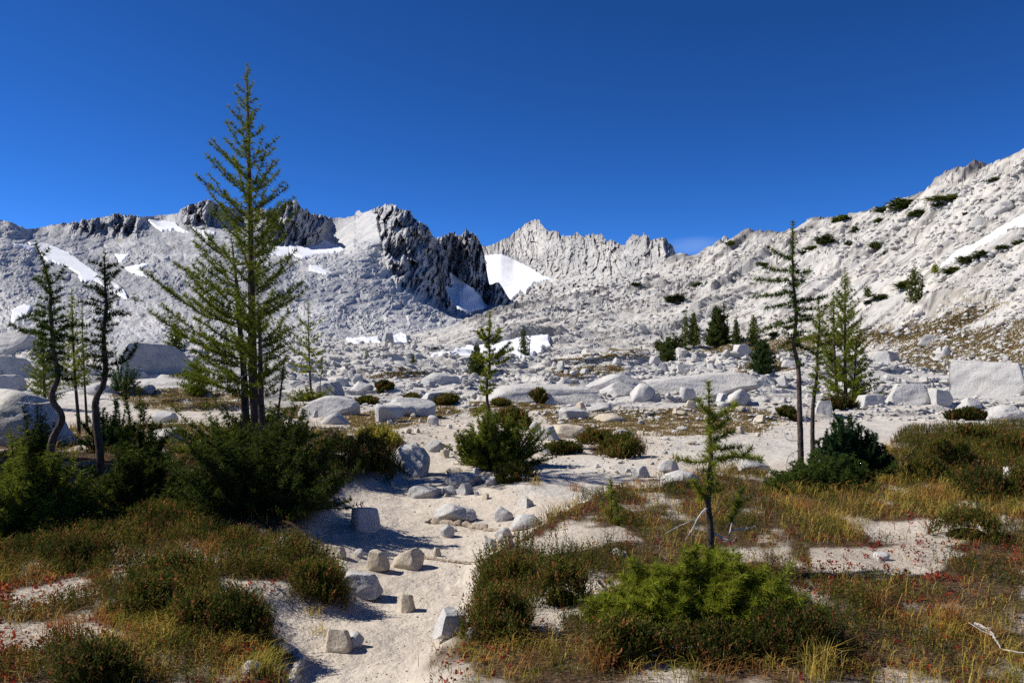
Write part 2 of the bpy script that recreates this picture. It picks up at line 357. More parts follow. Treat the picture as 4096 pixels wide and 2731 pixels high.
    nt.links.new(k.n('ShaderNodeBump', {'Height': h1, 'Strength': .6, 'Distance': 1.0}).outputs[0], p.inputs['Normal'])
    p.inputs['Roughness'].default_value = .9; p.inputs['Specular IOR Level'].default_value = .15
    V = np.stack([X, DD, Z], -1).reshape(-1, 3)
    me = mesh("ground", V, grid_faces(*X.shape), attrs={'turf': turf, 'sand': sand, 'soil': soil, 'lichen': lich, 'crack_riser': crack_riser}, smooth=True, mat=m)
    fs = np.repeat((D[:-1] < 24)[:, None], len(px) - 1, 1).ravel(); me.polygons.foreach_set('use_smooth', fs)
    tag(link("ground", me), kind='structure')
    # low basement sheet far out under everything, to the horizon
    n = 64; an = np.linspace(0, 2 * np.pi, n, endpoint=False); R = 9000
    V = np.concatenate([[[0, 0, -14.]], np.stack([R * np.cos(an), R * np.sin(an), np.full(n, -14.)], 1)])
    T = [(0, 1 + i, 1 + (i + 1) % n) for i in range(n)]
    tag(link("terrain", mesh("terrain", V, Ft=T, mat=m)), kind='structure')
    return m

# ------------------------------------------------------------------ mountains: surfaces given by their skyline and the lie of the slope behind each stretch of it
SNOW1 = [[(12, 310), (24, 303), (32, 307), (26, 316), (12, 326)], [(27, 242), (48, 244), (70, 253), (81, 262), (101, 275), (125, 290), (128, 299), (122, 297), (110, 290), (98, 282), (81, 280), (78, 274), (64, 265), (46, 260), (36, 249)],
         [(12, 243), (35, 246), (36, 250), (20, 247)], [(148, 220), (176, 222), (179, 226), (190, 233), (174, 230), (161, 231), (152, 225)], [(113, 254), (131, 254), (125, 259), (120, 262)],
         [(124, 268), (145, 263), (150, 265), (139, 269), (148, 277), (134, 273)], [(182, 220), (196, 229), (216, 231), (215, 235), (200, 233)], [(203, 228), (214, 235), (208, 240), (203, 234)],
         [(289, 243), (304, 247), (317, 245), (324, 240), (339, 246), (346, 250), (333, 253), (318, 255), (304, 258), (289, 253)], [(310, 265), (318, 265), (332, 274), (322, 274), (309, 270)],
         [(199, 293), (215, 295), (224, 300), (209, 299)], [(226, 253), (240, 255), (236, 259), (228, 257)], [(268, 246), (290, 247), (290, 256), (262, 254)]]
SNOW2 = [[(434, 278), (439, 282), (449, 287), (451.5, 287), (450, 271.5), (462, 281), (478, 291), (484, 301), (488, 306), (464, 314), (455, 313), (447, 307), (440, 298)]]
SNOW3 = [[(484, 255.5), (501, 253.4), (525, 265), (545, 276.6), (553, 279), (535, 282.5), (526, 292.6), (522, 291), (513, 299), (507, 299), (491, 290), (487, 279), (487, 262)]]
SNOWG = [[(310, 333.3), (345, 334.7), (354, 339), (377, 339), (378, 342), (381, 346), (368, 346.3), (350, 344), (345, 341), (330, 340.5), (323, 336)], [(385, 344), (401, 336), (407, 337.6), (408.6, 343.4), (395.5, 347)],
         [(430, 361.6), (449, 355), (471, 349.3), (490, 348), (510, 339), (539, 337), (549.5, 342), (551, 348), (533.5, 353.6), (513, 355), (493, 356.5), (464, 358.7), (442, 361.6)],
         [(938.5, 267.5), (959, 250.7), (971, 247), (987, 242), (1012, 231), (1024, 226), (1050, 222), (1060, 234), (1012, 238), (987, 247), (959, 258), (945, 265)]]

def relief(cols, xs, ytop, ybot, smy, smx):
    """columns: list of (x, [(y,D) from foot to crest]); log D over a regular (y,x) raster, smoothed"""
    ys = np.arange(ybot, ytop - 1, -1.0); cx = np.array([c[0] for c in cols], float); R = []
    for x, pr in cols:
        y = np.array([p[0] for p in pr], float); d = np.log([p[1] for p in pr])
        g = (d[-1] - d[-2]) / (y[-1] - y[-2]); y = np.append(y, y[-1] - 60); d = np.append(d, d[-1] - 60 * g * .5)
        R.append(np.interp(-ys, -y, d))
    R = np.array(R); G = np.stack([np.interp(xs, cx, R[:, k]) for k in range(len(ys))], 0)
    G = blur(G, smy)
    kx = np.exp(-np.linspace(-2, 2, 2 * smx + 1) ** 2); kx /= kx.sum()
    G = np.stack([np.convolve(np.pad(r_, smx, mode='edge'), kx, 'valid') for r_ in G])
    return ys, G

def mountain(name, crest, foot, cols, x0, x1, dx, nt_, disp, snow, mat, lich_fn, turf_fn=None, sm=4, drop=.5, smx=8):
    xs = np.arange(x0, x1, dx); T = np.linspace(0, 1, nt_)
    yc = ipl(xs, crest); yf = ipl(xs, foot)
    PX = np.repeat(xs[None], nt_, 0); PY = yf[None] + (yc - yf)[None] * T[:, None]
    ys_, G = relief(cols, xs, 150, 360, sm, smx); fy = np.clip(360 - PY, 0, len(ys_) - 1.001); i_ = fy.astype(int); fy = fy - i_; j_ = np.arange(len(xs))[None] + 0 * i_
    Dm = np.exp(G[i_, j_] * (1 - fy) + G[i_ + 1, j_] * fy)
    sm_mask = np.zeros(PX.shape)
    jx = PX + 2.0 * fbm(PX / 9, PY / 6, 77, 4); jy = PY + 1.6 * fbm(PX / 9, PY / 6, 78, 4)
    for P in snow: sm_mask = np.maximum(sm_mask, inpoly(jx, jy, P).astype(float))
    r = max(2, int(1.6 / dx)); sb = blur(sm_mask, r)
    dlog, dz = disp(PX, PY, T[:, None])
    dlog = dlog * (1 - .9 * sb); dz = dz * (1 - .9 * sb)
    D2 = Dm * np.exp(dlog); X = (PX - HX) / F * D2; Z = EYE + (HY - PY) / F * D2 + dz * Dm / F
    lich = lich_fn(PX, PY, T[:, None]); turf = turf_fn(PX, PY) if turf_fn else np.zeros(PX.shape)
    # far side of the mountain, falling away behind the crest
    nb = 10; k = np.arange(1, nb + 1)[:, None]; wd = k * 14.0
    Xb = X[-1][None] + (X[-1] / D2[-1])[None] * wd; Yb = D2[-1][None] + wd; Zb = Z[-1][None] - drop * wd
    V = np.stack([np.concatenate([X, Xb]), np.concatenate([D2, Yb]), np.concatenate([Z, Zb])], -1).reshape(-1, 3)
    rep = lambda A: np.concatenate([A, np.repeat(A[-1][None], nb, 0)])
    me = mesh(name, V, grid_faces(nt_ + nb, len(xs)), attrs={'lichen': rep(lich), 'turf': rep(turf)}, smooth=False, mat=mat)
    tag(link(name, me), kind='structure')
    return dict(xs=xs, T=T, Dm=Dm, yc=yc, yf=yf, dlog=dlog, dz=dz, X=X, Z=Z, D=D2, PX=PX, PY=PY, snow=sb)

def biggest(n, Fq):
    lab = np.arange(n)
    while True:
        m = lab[Fq].min(1); new = lab.copy(); np.minimum.at(new, Fq.ravel(), np.repeat(m, Fq.shape[1])); new = new[new]
        if (new == lab).all(): break
        lab = new
    fl = lab[Fq[:, 0]]; u, c = np.unique(fl, return_counts=True); return Fq[fl == u[c.argmax()]]
def snow_from(L, poly, mat, label, name="snow_patch"):
    """a snow bank lying on the relief L inside the outline"""
    P = np.array(poly, float); x0, y0 = P.min(0) - 4; x1, y1 = P.max(0) + 4
    xs = np.arange(x0, x1, .5); ys = np.arange(y1, y0, -.5); PX, PY = np.meshgrid(xs, ys)
    jx = PX + 2.0 * fbm(PX / 9, PY / 6, 77, 4) + .8 * fbm(PX / 2.5, PY / 2, 79, 3); jy = PY + 1.6 * fbm(PX / 9, PY / 6, 78, 4) + .6 * fbm(PX / 2.5, PY / 2, 80, 3)
    m = inpoly(jx, jy, P).astype(float); e = blur(m, 3)
    # interpolate the relief's D at each pixel
    yc = np.interp(PX, L['xs'], L['yc']); yf = np.interp(PX, L['xs'], L['yf'])
    t = np.clip((PY - yf) / (yc - yf), 0, 1) * (len(L['T']) - 1.001); ix = np.clip((PX - L['xs'][0]) / (L['xs'][1] - L['xs'][0]), 0, len(L['xs']) - 1.001)
    i = t.astype(int); j = ix.astype(int); ft = t - i; fx = ix - j
    def S(A): return (A[i, j] * (1 - fx) + A[i, j + 1] * fx) * (1 - ft) + (A[i + 1, j] * (1 - fx) + A[i + 1, j + 1] * fx) * ft
    D = S(L['Dm']) * np.exp(S(L['dlog']) * .5); z = EYE + (HY - PY) / F * D
    off = (e - .30) * 2.6 * D / F + .12 * D / F * fbm(PX / 8, PY / 4, 81, 3)
    keep = e > .12
    D = D - off * 1.5; X = (PX - HX) / F * D; Z = z + off * .55
    V = np.stack([X, D, Z], -1).reshape(-1, 3); Fq = grid_faces(*X.shape); kk = keep.ravel(); Fq = biggest(len(V), Fq[kk[Fq].all(1)])
    used = np.unique(Fq); mp_ = np.zeros(len(V), int); mp_[used] = np.arange(len(used))
    o = link(name, mesh(name, V[used], mp_[Fq], smooth=True, mat=mat)); tag(o, label, "snow patch", "snow patches on the mountains"); return o
def snow_ground(poly, mat, label, name="snow_patch"):
    P = np.array(poly, float); pts = []
    x0, y0 = P.min(0) - 3; x1, y1 = P.max(0) + 3
    px = np.arange(x0, x1, .6); D = np.exp(np.linspace(math.log(30), math.log(300), 700))
    PX, DD = np.meshgrid(px, D); X = (PX - HX) / F * DD
    zb, t, _ = gz_base(X, DD); PY = HY - (zb - EYE) * F / DD
    jx = PX + 2 * fbm(PX / 8, PY / 5, 87, 4); jy = PY + 1.3 * fbm(PX / 8, PY / 5, 88, 4)
    m = inpoly(jx, jy, P).astype(float); e = blur(m, 3)
    zz = blur(gz(X, DD), 5); Z = zz + (e - .25) * 5.0 * DD / F
    keep = (e > .1).ravel(); V = np.stack([X, DD, Z], -1).reshape(-1, 3); Fq = grid_faces(*X.shape); Fq = biggest(len(V), Fq[keep[Fq].all(1)])
    used = np.unique(Fq); mp_ = np.zeros(len(V), int); mp_[used] = np.arange(len(used))
    if not len(used): return None
    o = link(name, mesh(name, V[used], mp_[Fq], smooth=True, mat=mat)); tag(o, label, "snow patch", "snow patches on the valley slopes"); return o

# --- skyline points
CREST1 = [(-300, 190), (-60, 205), (0, 219), (12, 222), (26, 228), (40, 227), (55, 224), (72, 222), (88, 219), (100, 217), (110, 214.5), (118, 213.5), (132, 214.5), (140, 216.5), (152, 216), (165, 214.5), (178, 212.5),
          (181, 208), (188, 205), (193, 203), (199, 202.5), (206, 199), (211, 199.5), (216, 203), (225, 206), (240, 210), (258, 207), (272, 211), (280, 206), (287, 202), (293, 199), (297, 200), (301, 207), (304, 208.5), (307, 209), (311, 214),
          (314, 213), (324, 215.5), (334, 217.5), (339, 217), (346, 217.5), (354, 215), (356, 211), (359, 209.5), (361, 212), (366, 211.5), (372, 209), (378, 207), (384, 205), (391, 204.3), (396, 205),
          (399, 208), (403, 209.5), (406, 210), (409, 211), (411.6, 212), (413, 217), (418, 221), (424, 222.5), (427, 224), (430, 230), (434, 236), (437, 242), (439, 250), (441, 265), (444, 280), (449, 296), (456, 307), (470, 314), (490, 320), (520, 326)]
FOOT1 = [(-300, 352), (520, 352)]
CREST2 = [(415, 250), (424, 243), (431, 242), (436, 238), (438, 236), (441, 237), (446, 234), (449, 231.5), (452, 233), (455, 231), (456.5, 233), (458.5, 236), (461, 234), (465, 231), (468.5, 229.3), (469, 232), (473, 233),
          (476, 234.5), (478, 239), (480, 242), (482, 246), (484, 253), (486, 266), (488, 277), (489.5, 284), (492, 284), (496, 282), (499, 282), (502, 286), (506, 293), (509, 298), (515, 303), (530, 308)]
FOOT2 = [(415, 345), (530, 345)]
CREST3 = [(470, 252), (478, 247), (484, 245), (487, 246.5), (492, 245), (500, 241), (508, 237), (517, 230), (523, 225.5), (526, 222.5), (530, 221), (533, 219.6), (536, 219.4), (540, 220.5), (543, 226), (546, 229.5), (552, 231.5), (558, 232.5), (561, 235), (565, 234),
          (571, 236), (575, 233), (577, 231.6), (580, 234.5), (585, 236), (590, 234), (596, 233.6), (601, 233.2), (604, 237), (607, 241), (610, 239.5), (614, 241), (619, 245), (625, 243), (629, 238), (632, 234), (634, 233.5), (637, 237), (641, 236), (645, 233), (647, 235), (650, 239),
          (655, 240), (658, 237.5), (662, 236.5), (666, 238), (669, 243), (673, 246), (675, 252), (678, 256), (681, 260), (690, 268), (720, 290)]
FOOT3 = [(470, 340), (720, 340)]
def build_mountains():
    grey = rock_mat("talus_granite", (.40, .405, .415), (.50, .49, .475), (.19, .19, .20), scale=.06, lichen=.35, bump=.3, world=True, grad=True)
    pale = rock_mat("cliff_granite", (.40, .39, .37), (.50, .47, .43), (.20, .195, .19), scale=.05, lichen=.4, bump=.3, world=True, grad=True)
    m, nt, p = new_mat("old_snow"); k = NT(nt); pos = k.n('ShaderNodeNewGeometry').outputs['Position']
    n1 = k.noise(pos, .05, 6, .65); n2 = k.noise(pos, .4, 5, .6)
    nt.links.new(k.mix(k.math('MULTIPLY', k.ramp(n1, .45, .68), .35), c4(.80, .81, .83), c4(.52, .50, .49)), p.inputs['Base Color'])
    nt.links.new(k.n('ShaderNodeBump', {'Height': n2, 'Strength': .25, 'Distance': 1.0}).outputs[0], p.inputs['Normal']); p.inputs['Roughness'].default_value = .7
    snow = m
    # left mountain with the dark central peak
    cols1 = [(-300, [(352, 95), (300, 150), (190, 300)]), (-60, [(352, 100), (300, 165), (205, 320)]), (0, [(352, 105), (300, 180), (219, 330)]), (26, [(352, 108), (300, 185), (240, 320), (228, 345)]),
             (40, [(352, 110), (300, 190), (240, 350), (227, 420)]), (110, [(352, 115), (300, 215), (244, 405), (232, 440), (214, 450)]), (140, [(352, 118), (300, 220), (240, 420), (230, 450), (216, 465)]), (160, [(352, 120), (300, 225), (232, 455), (214, 510)]),
             (205, [(352, 125), (300, 235), (226, 480), (222, 490), (199, 500)]), (235, [(352, 128), (300, 245), (240, 440), (226, 520), (208, 545)]), (270, [(352, 130), (300, 260), (258, 400), (245, 500), (238, 510), (211, 520)]),
             (297, [(352, 135), (300, 275), (258, 430), (246, 520), (238, 528), (199, 540)]), (312, [(352, 135), (300, 285), (258, 440), (245, 560), (235, 572), (214, 600)]), (335, [(352, 140), (300, 300), (255, 470), (246, 560), (217, 660)]),
             (352, [(352, 145), (310, 290), (258, 470), (240, 520), (215, 640)]), (372, [(352, 150), (315, 290), (265, 470), (250, 490), (225, 540), (209, 580)]), (388, [(352, 155), (315, 300), (275, 470), (270, 476), (240, 505), (204, 545)]),
             (405, [(352, 160), (315, 320), (288, 470), (284, 478), (235, 510), (210, 540)]), (425, [(352, 165), (318, 340), (298, 500), (292, 510), (250, 530), (223, 545)]), (437, [(352, 170), (318, 370), (304, 530), (298, 545), (260, 560), (242, 570)]), (449, [(352, 175), (320, 390), (311, 560), (308, 575), (296, 590)]), (490, [(352, 190), (330, 440), (320, 620)]), (520, [(352, 200), (335, 460), (326, 640)])]
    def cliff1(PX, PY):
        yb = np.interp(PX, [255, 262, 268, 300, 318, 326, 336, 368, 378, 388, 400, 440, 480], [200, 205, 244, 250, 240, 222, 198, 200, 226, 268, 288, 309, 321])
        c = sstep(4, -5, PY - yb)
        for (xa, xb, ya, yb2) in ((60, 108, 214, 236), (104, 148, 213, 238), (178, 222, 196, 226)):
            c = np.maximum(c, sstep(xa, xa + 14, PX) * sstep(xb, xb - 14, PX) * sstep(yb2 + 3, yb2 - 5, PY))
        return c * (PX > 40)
    def disp1(PX, PY, T):
        c = cliff1(PX, PY); fade = 1.0
        w = 5 * fbm(PX / 25, PY / 25, 101, 3); w2 = 1.5 * fbm(PX / 7, PY / 5, 102, 3)
        def blk(x, y, s): f, e = facets(x, y, s, 1.0); return sstep(0, .3, e) * (.35 + .9 * f)
        a = blk((PX + w) / 15, (PY - w * .5) / 5.5, 111); b_ = blk((PX + w2) / 6, (PY + w2) / 2.8, 112); d = blk((PX + w2) / 2.8, PY / 1.7, 113)
        calm = .12 + .88 * sstep(-.15, .35, fbm(PX / 40, PY / 22, 114, 4))
        sc = np.clip((PY - 195) / 60, .6, 1.1)
        dz = (1 - c) * sc * (1.9 * a + (.3 + .7 * calm) * 1.5 * b_ + calm * .8 * d + 1.6 * fbm(PX / 22, PY / 10, 120, 4) - 1.0)
        dlog = (1 - c) * (.028 * fbm(PX / 40, PY / 26, 125, 3) + .012 * fbm(PX / 18, PY / 9, 115, 4))
        rib = ridged((PX + .35 * (PY - 250) + 4 * fbm(PX / 20, PY / 20, 116, 3)) / 13, PY / 46, 117, 4); ca, _ = facets((PX + w + .3 * PY) / 8, (PY + w) / 14, 118, 1.1); cb, _ = facets((PX + .3 * PY) / 3, PY / 5, 119, 1.2)
        dlog = dlog - c * (.040 * (rib - .5) + (.022 * ca + .008 * cb))
        jag = sstep(.94, 1, T) * c; dz = dz + jag * (2.6 * fbm(PX / 3.0, PX * 0, 121, 3) + 1.5 * facets(PX / 2.4, PX * 0, 122)[0])
        dz = dz + sstep(.96, 1, T) * (1 - c) * 1.0 * fbm(PX / 4, PX * 0, 123, 3)
        return dlog, dz
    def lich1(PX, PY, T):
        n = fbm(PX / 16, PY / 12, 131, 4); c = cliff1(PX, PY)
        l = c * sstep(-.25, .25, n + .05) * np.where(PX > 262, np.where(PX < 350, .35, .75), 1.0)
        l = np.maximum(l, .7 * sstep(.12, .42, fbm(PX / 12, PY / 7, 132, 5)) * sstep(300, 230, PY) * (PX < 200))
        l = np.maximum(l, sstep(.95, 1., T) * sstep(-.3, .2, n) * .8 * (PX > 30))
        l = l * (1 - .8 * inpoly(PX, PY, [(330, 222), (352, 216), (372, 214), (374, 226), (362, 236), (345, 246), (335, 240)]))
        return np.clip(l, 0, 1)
    def turf1(PX, PY): return .45 * sstep(.15, .40, fbm(PX / 14, PY / 6, 141, 4)) * inpoly(PX, PY, [(110, 236), (170, 238), (190, 246), (180, 256), (120, 248)])
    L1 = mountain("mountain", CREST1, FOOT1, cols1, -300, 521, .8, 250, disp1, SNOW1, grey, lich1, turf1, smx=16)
    # the two dark towers behind its right shoulder
    cols2 = [(415, [(345, 500), (300, 640), (250, 660)]), (438, [(345, 500), (312, 640), (290, 690), (236, 715)]), (449, [(345, 500), (312, 640), (286, 720), (231, 735)]), (455, [(345, 505), (312, 640), (284, 740), (232, 770)]),
             (460, [(345, 510), (312, 640), (286, 735), (236, 760)]), (468, [(345, 515), (314, 650), (292, 730), (229, 745)]), (480, [(345, 520), (316, 660), (302, 740), (242, 770)]), (486, [(345, 520), (318, 660), (304, 755), (266, 790)]), (496, [(345, 520), (318, 660), (303, 740), (282, 755)]), (530, [(345, 540), (320, 700), (308, 790)])]
    def disp2(PX, PY, T):
        rib = ridged((PX + .12 * PY) / 9, PY / 50, 217, 4); ca, _ = facets((PX + .2 * PY) / 6, PY / 13, 218, 1.1); cb, _ = facets(PX / 2.6, PY / 5, 219, 1.2)
        c = sstep(312, 300, PY)
        return -(.3 + .7 * c) * (.030 * (rib - .5) + .018 * ca + .010 * cb), sstep(.93, 1, T) * (PY < 262) * (2.6 * fbm(PX / 2.6, PX * 0, 221, 3) + 2.0 * facets(PX / 2.2, PX * 0, 222)[0])
    L2 = mountain("rock_towers", CREST2, FOOT2, cols2, 415, 530, .5, 190, disp2, SNOW2, grey, lambda PX, PY, T: np.clip(.25 + sstep(-.2, .3, fbm(PX / 9, PY / 16, 231, 4)) * sstep(290, 240, PY), 0, 1), sm=4)
    # the pale far ridge with the snowfield under it
    cols3 = [(470, [(340, 800), (300, 950), (256, 1100), (252, 1130)]), (487, [(340, 800), (300, 940), (256, 1090), (246, 1150)]), (500, [(340, 800), (300, 930), (254, 1080), (252, 1085), (241, 1150)]), (515, [(340, 800), (300, 920), (262, 1060), (255, 1075), (232, 1170)]), (535, [(340, 800), (300, 910), (274, 1010), (240, 1100), (219.4, 1150)]),
             (552, [(340, 800), (300, 905), (278, 990), (240, 1060), (231, 1090)]), (575, [(340, 800), (300, 900), (275, 985), (232, 1050)]), (600, [(340, 800), (300, 900), (270, 985), (233, 1040)]), (618, [(340, 800), (300, 905), (270, 990), (245, 1050)]), (632, [(340, 800), (300, 905), (270, 985), (234, 1020)]), (646, [(340, 800), (300, 905), (270, 980), (233, 1015)]),
             (655, [(340, 800), (300, 905), (270, 985), (240, 1030)]), (663, [(340, 800), (300, 910), (270, 985), (236, 1015)]), (675, [(340, 800), (300, 915), (270, 1010), (252, 1060)]), (720, [(340, 800), (300, 960), (290, 1150)])]
    cols3 = [(x, [(y, d * float(np.interp(x, [470, 520, 560, 675, 720], [1.12, 1.14, 1.10, .80, .70]))) for y, d in pr]) for x, pr in cols3]
    def disp3(PX, PY, T):
        c = sstep(284, 268, PY + 8 * fbm(PX / 14, PY / 14, 301, 3)) * np.where(PX < 545, sstep(266, 258, PY), 1)
        rib = ridged((PX + 3 * fbm(PX / 15, PY / 15, 302, 3)) / 8, PY / 38, 317, 4); ca, _ = facets(PX / 6, PY / 10, 318, 1.1); cb, _ = facets(PX / 2.4, PY / 3.6, 319, 1.2); a, _ = facets(PX / 4, PY / 2.4, 320, 1.1)
        jg = sstep(.90, 1, T) * (1.8 * fbm(PX / 2.6, PX * 0, 321, 3) + 1.8 * facets(PX / 2.2, PX * 0, 322)[0]) * np.where(PX > 545, 1, .7)
        return -(.010 + .6 * c) * (.013 * (rib - .5) + .010 * ca + .004 * cb + .012 * fbm(PX / 12, PY / 12, 323, 3)) - (1 - c) * .006 * a, (1 - c) * (1.0 * a) + jg
    def lich3(PX, PY, T):
        n = fbm(PX / 7, PY / 16, 331, 4)
        return np.clip(sstep(.88, 1.02, T + .16 * n) * .8 + np.where(PX > 612, .7 * sstep(.0, .35, n) * sstep(285, 255, PY), 0) + .3 * sstep(.25, .5, n) * sstep(285, 260, PY), 0, 1)
    L3 = mountain("far_ridge", CREST3, FOOT3, cols3, 470, 721, .6, 200, disp3, SNOW3, pale, lich3, sm=3)
    lab1 = ["small snow patch behind the trees at the far left edge", "long white snow tongue slanting down the left mountainside", "thin snow strip beside the upper end of the long slanting snow tongue", "snow patch in the saddle just right of the dark crag on the left ridge", "small snow scrap on the talus between the long snow tongue and the tall larch",
            "forked snow scrap on the talus below the smaller scrap", "narrow snow band behind the upper crown of the tall larch", "small snow bit just left of the tall larch's upper trunk", "broad snow bench under the dark cliff right of the tall larch", "lens of snow on grey scree below the broad snow bench",
            "thin snow streak behind the lower boughs of the tall larch", "tiny snow spot behind the middle of the tall larch's crown", "snow edge showing between the boughs on the right of the tall larch"]
    for P, l in zip(SNOW1, lab1): snow_from(L1, P, snow, l)
    snow_from(L2, SNOW2[0], snow, "shaded snow gully between the dark central peak and the rock towers")
    snow_from(L3, SNOW3[0], snow, "large bright snowfield in the bowl left of the far pale ridge")
    labg = ["flat white snow bank on the valley floor left of the small brown outcrop", "small humped snow bank right of the brown outcrop on the valley floor", "white snowfield on the slope foot behind the small larch growing from a bush", "snow strip lying along the right slope above a belt of dark shrubs"]
    for P, l in zip(SNOWG, labg): snow_ground(P, snow, l)
    return L1, L2, L3
# ------------------------------------------------------------------ boulders and stones
def ico(sub):
    import bmesh
    bm = bmesh.new(); bmesh.ops.create_icosphere(bm, subdivisions=sub, radius=1.0)
    V = np.array([v.co[:] for v in bm.verts]); Fc = np.array([[v.index for v in f.verts] for f in bm.faces]); bm.free()
    return V, Fc
ICO = {k: ico(k) for k in (1, 2, 3, 4, 5)}
def noise3(P, f, s):
    return (vnoise(P[:, 0] * f, P[:, 1] * f + P[:, 2] * f * .7, s) + vnoise(P[:, 1] * f, P[:, 2] * f - P[:, 0] * f * .6, s + 1) + vnoise(P[:, 2] * f, P[:, 0] * f + P[:, 1] * f * .5, s + 2)) / 1.9
def rock_verts(seed, style, sub):
    """unit rock: x,y in -.5..+.5, z from 0 (buried sole) to 1. style: block, round, slab, wedge"""
    r = np.random.RandomState(seed); V, Fc = ICO[sub]; P = V.copy()
    npl = {'cuboid': 9, 'block': 15, 'round': 15, 'slab': 13, 'wedge': 10}[style]
    lo, hi = {'cuboid': (.78, .95), 'block': (.66, .88), 'round': (.62, .90), 'slab': (.55, .88), 'wedge': (.45, .8)}[style]
    N = r.normal(size=(npl, 3)); N /= np.linalg.norm(N, axis=1)[:, None]
    if style in ('block', 'wedge', 'cuboid'):
        q = r.uniform(0, 1.5); ax = np.array([[math.cos(q), math.sin(q), .3], [-math.cos(q), -math.sin(q), .25], [-math.sin(q), math.cos(q), .3], [math.sin(q), -math.cos(q), .32], [.1, .12, 1], [0, 0, -1]])
        if style == 'cuboid': ax = np.array([[1, 0, .02], [-1, 0, .05], [0, 1, .02], [0, -1, .10], [.06, -.05, 1], [0, 0, -1]])
        ax = ax + r.normal(size=ax.shape) * {'block': .12, 'wedge': .3, 'cuboid': .03}[style]; ax /= np.linalg.norm(ax, axis=1)[:, None]; N[:6] = ax
    sk = {'cuboid': .03, 'block': .07, 'round': .07, 'slab': .05, 'wedge': .06}[style]
    for i in range(npl):
        d = r.uniform(lo, hi) if not (style in ('block', 'wedge', 'cuboid') and i < 6) else r.uniform(.45, .62)
        h = P @ N[i] - d; P = P - (.5 * (h + np.sqrt(h * h + sk * sk)))[:, None] * N[i][None] * .985
    w = {'cuboid': .03, 'block': .05, 'round': .07, 'slab': .05, 'wedge': .045}[style]
    nn = w * noise3(P, 1.6, seed) + w * .55 * noise3(P, 4.2, seed + 5) + w * .30 * noise3(P, 10., seed + 9)
    P = P + V * nn[:, None]
    P = (P - P.min(0)) / (P.max(0) - P.min(0)); P[:, :2] -= .5
    return P, Fc
STONE = None
def rock_materials():
    global M_STONE, M_TAN, M_PALE, M_DARK
    M_STONE = rock_mat("speckled_granite", (.44, .43, .41), (.53, .505, .465), (.17, .17, .175), scale=2.2, speck=.30, lichen=.35, bump=.35)
    M_TAN = rock_mat("tan_granite", (.47, .40, .30), (.56, .49, .38), (.22, .17, .12), scale=2.6, speck=.28, lichen=.3, bump=.4)
    M_PALE = rock_mat("pale_granite", (.45, .435, .41), (.53, .50, .455), (.22, .22, .225), scale=.7, speck=.10, lichen=.35, bump=.35)
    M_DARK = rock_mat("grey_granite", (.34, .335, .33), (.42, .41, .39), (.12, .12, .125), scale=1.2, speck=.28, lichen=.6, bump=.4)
NROCK = [0]
def boulder(bb, style, mat, label, group=None, depth=.8, yaw=None, seed=None, D=None, name="boulder", cat="boulder", sub=None, sink=.12, lean=0.0, base=None):
    """bb: pixel box (x0,y0,x1,y1) of what shows; stands on the ground met at its foot"""
    NROCK[0] += 1; seed = seed or 1000 + NROCK[0] * 13
    x0, y0, x1, y1 = bb; cx = (x0 + x1) / 2
    if D is None: X, Yd, Z = place(cx, y1)
    else: Yd = D; X = (cx - HX) / F * D; Z = EYE + (HY - y1) / F * D
    w = (x1 - x0) / F * Yd; h = (y1 - y0) / F * Yd
    big = max(x1 - x0, y1 - y0); sub = sub or (5 if big > 38 else 4 if big > 14 else 3)
    P, Fc = rock_verts(seed, style, sub)
    sink = max(sink, {'cuboid': .06, 'slab': .42, 'round': .30, 'block': .20, 'wedge': .20}[style])
    r = random.Random(seed); ya = r.uniform(-.35, .35) if yaw is None else yaw
    hh = h / (1 - sink); dd = w * depth
    P2 = P * np.array([1, depth, hh / w]); c, s = math.cos(ya), math.sin(ya)
    Q = np.stack([P2[:, 0] * c - P2[:, 1] * s, P2[:, 0] * s + P2[:, 1] * c, P2[:, 2]], 1)
    if lean: Q[:, 0] += lean * Q[:, 2]
    Q[:, 0] *= 1 / (Q[:, 0].max() - Q[:, 0].min()); Q *= w; Q[:, 2] *= hh / (Q[:, 2].max() - Q[:, 2].min())
    Q[:, 2] -= Q[:, 2].min()
    k = (Yd + (Q[:, 1].max() - Q[:, 1].min()) * .35) / Yd      # the middle of the rock stands farther than its foot
    Q *= np.array([1.0 + (k - 1) * .5] * 3)
    me = mesh(name, Q, Ft=Fc, smooth=True, mat=mat)
    o = link(name, me); cyy = Yd - Q[:, 1].min() * .75
    zb = Z if base is None else base
    o.location = ((cx - HX) / F * (cyy), cyy, zb - sink * hh)
    tag(o, label, cat, group); return o

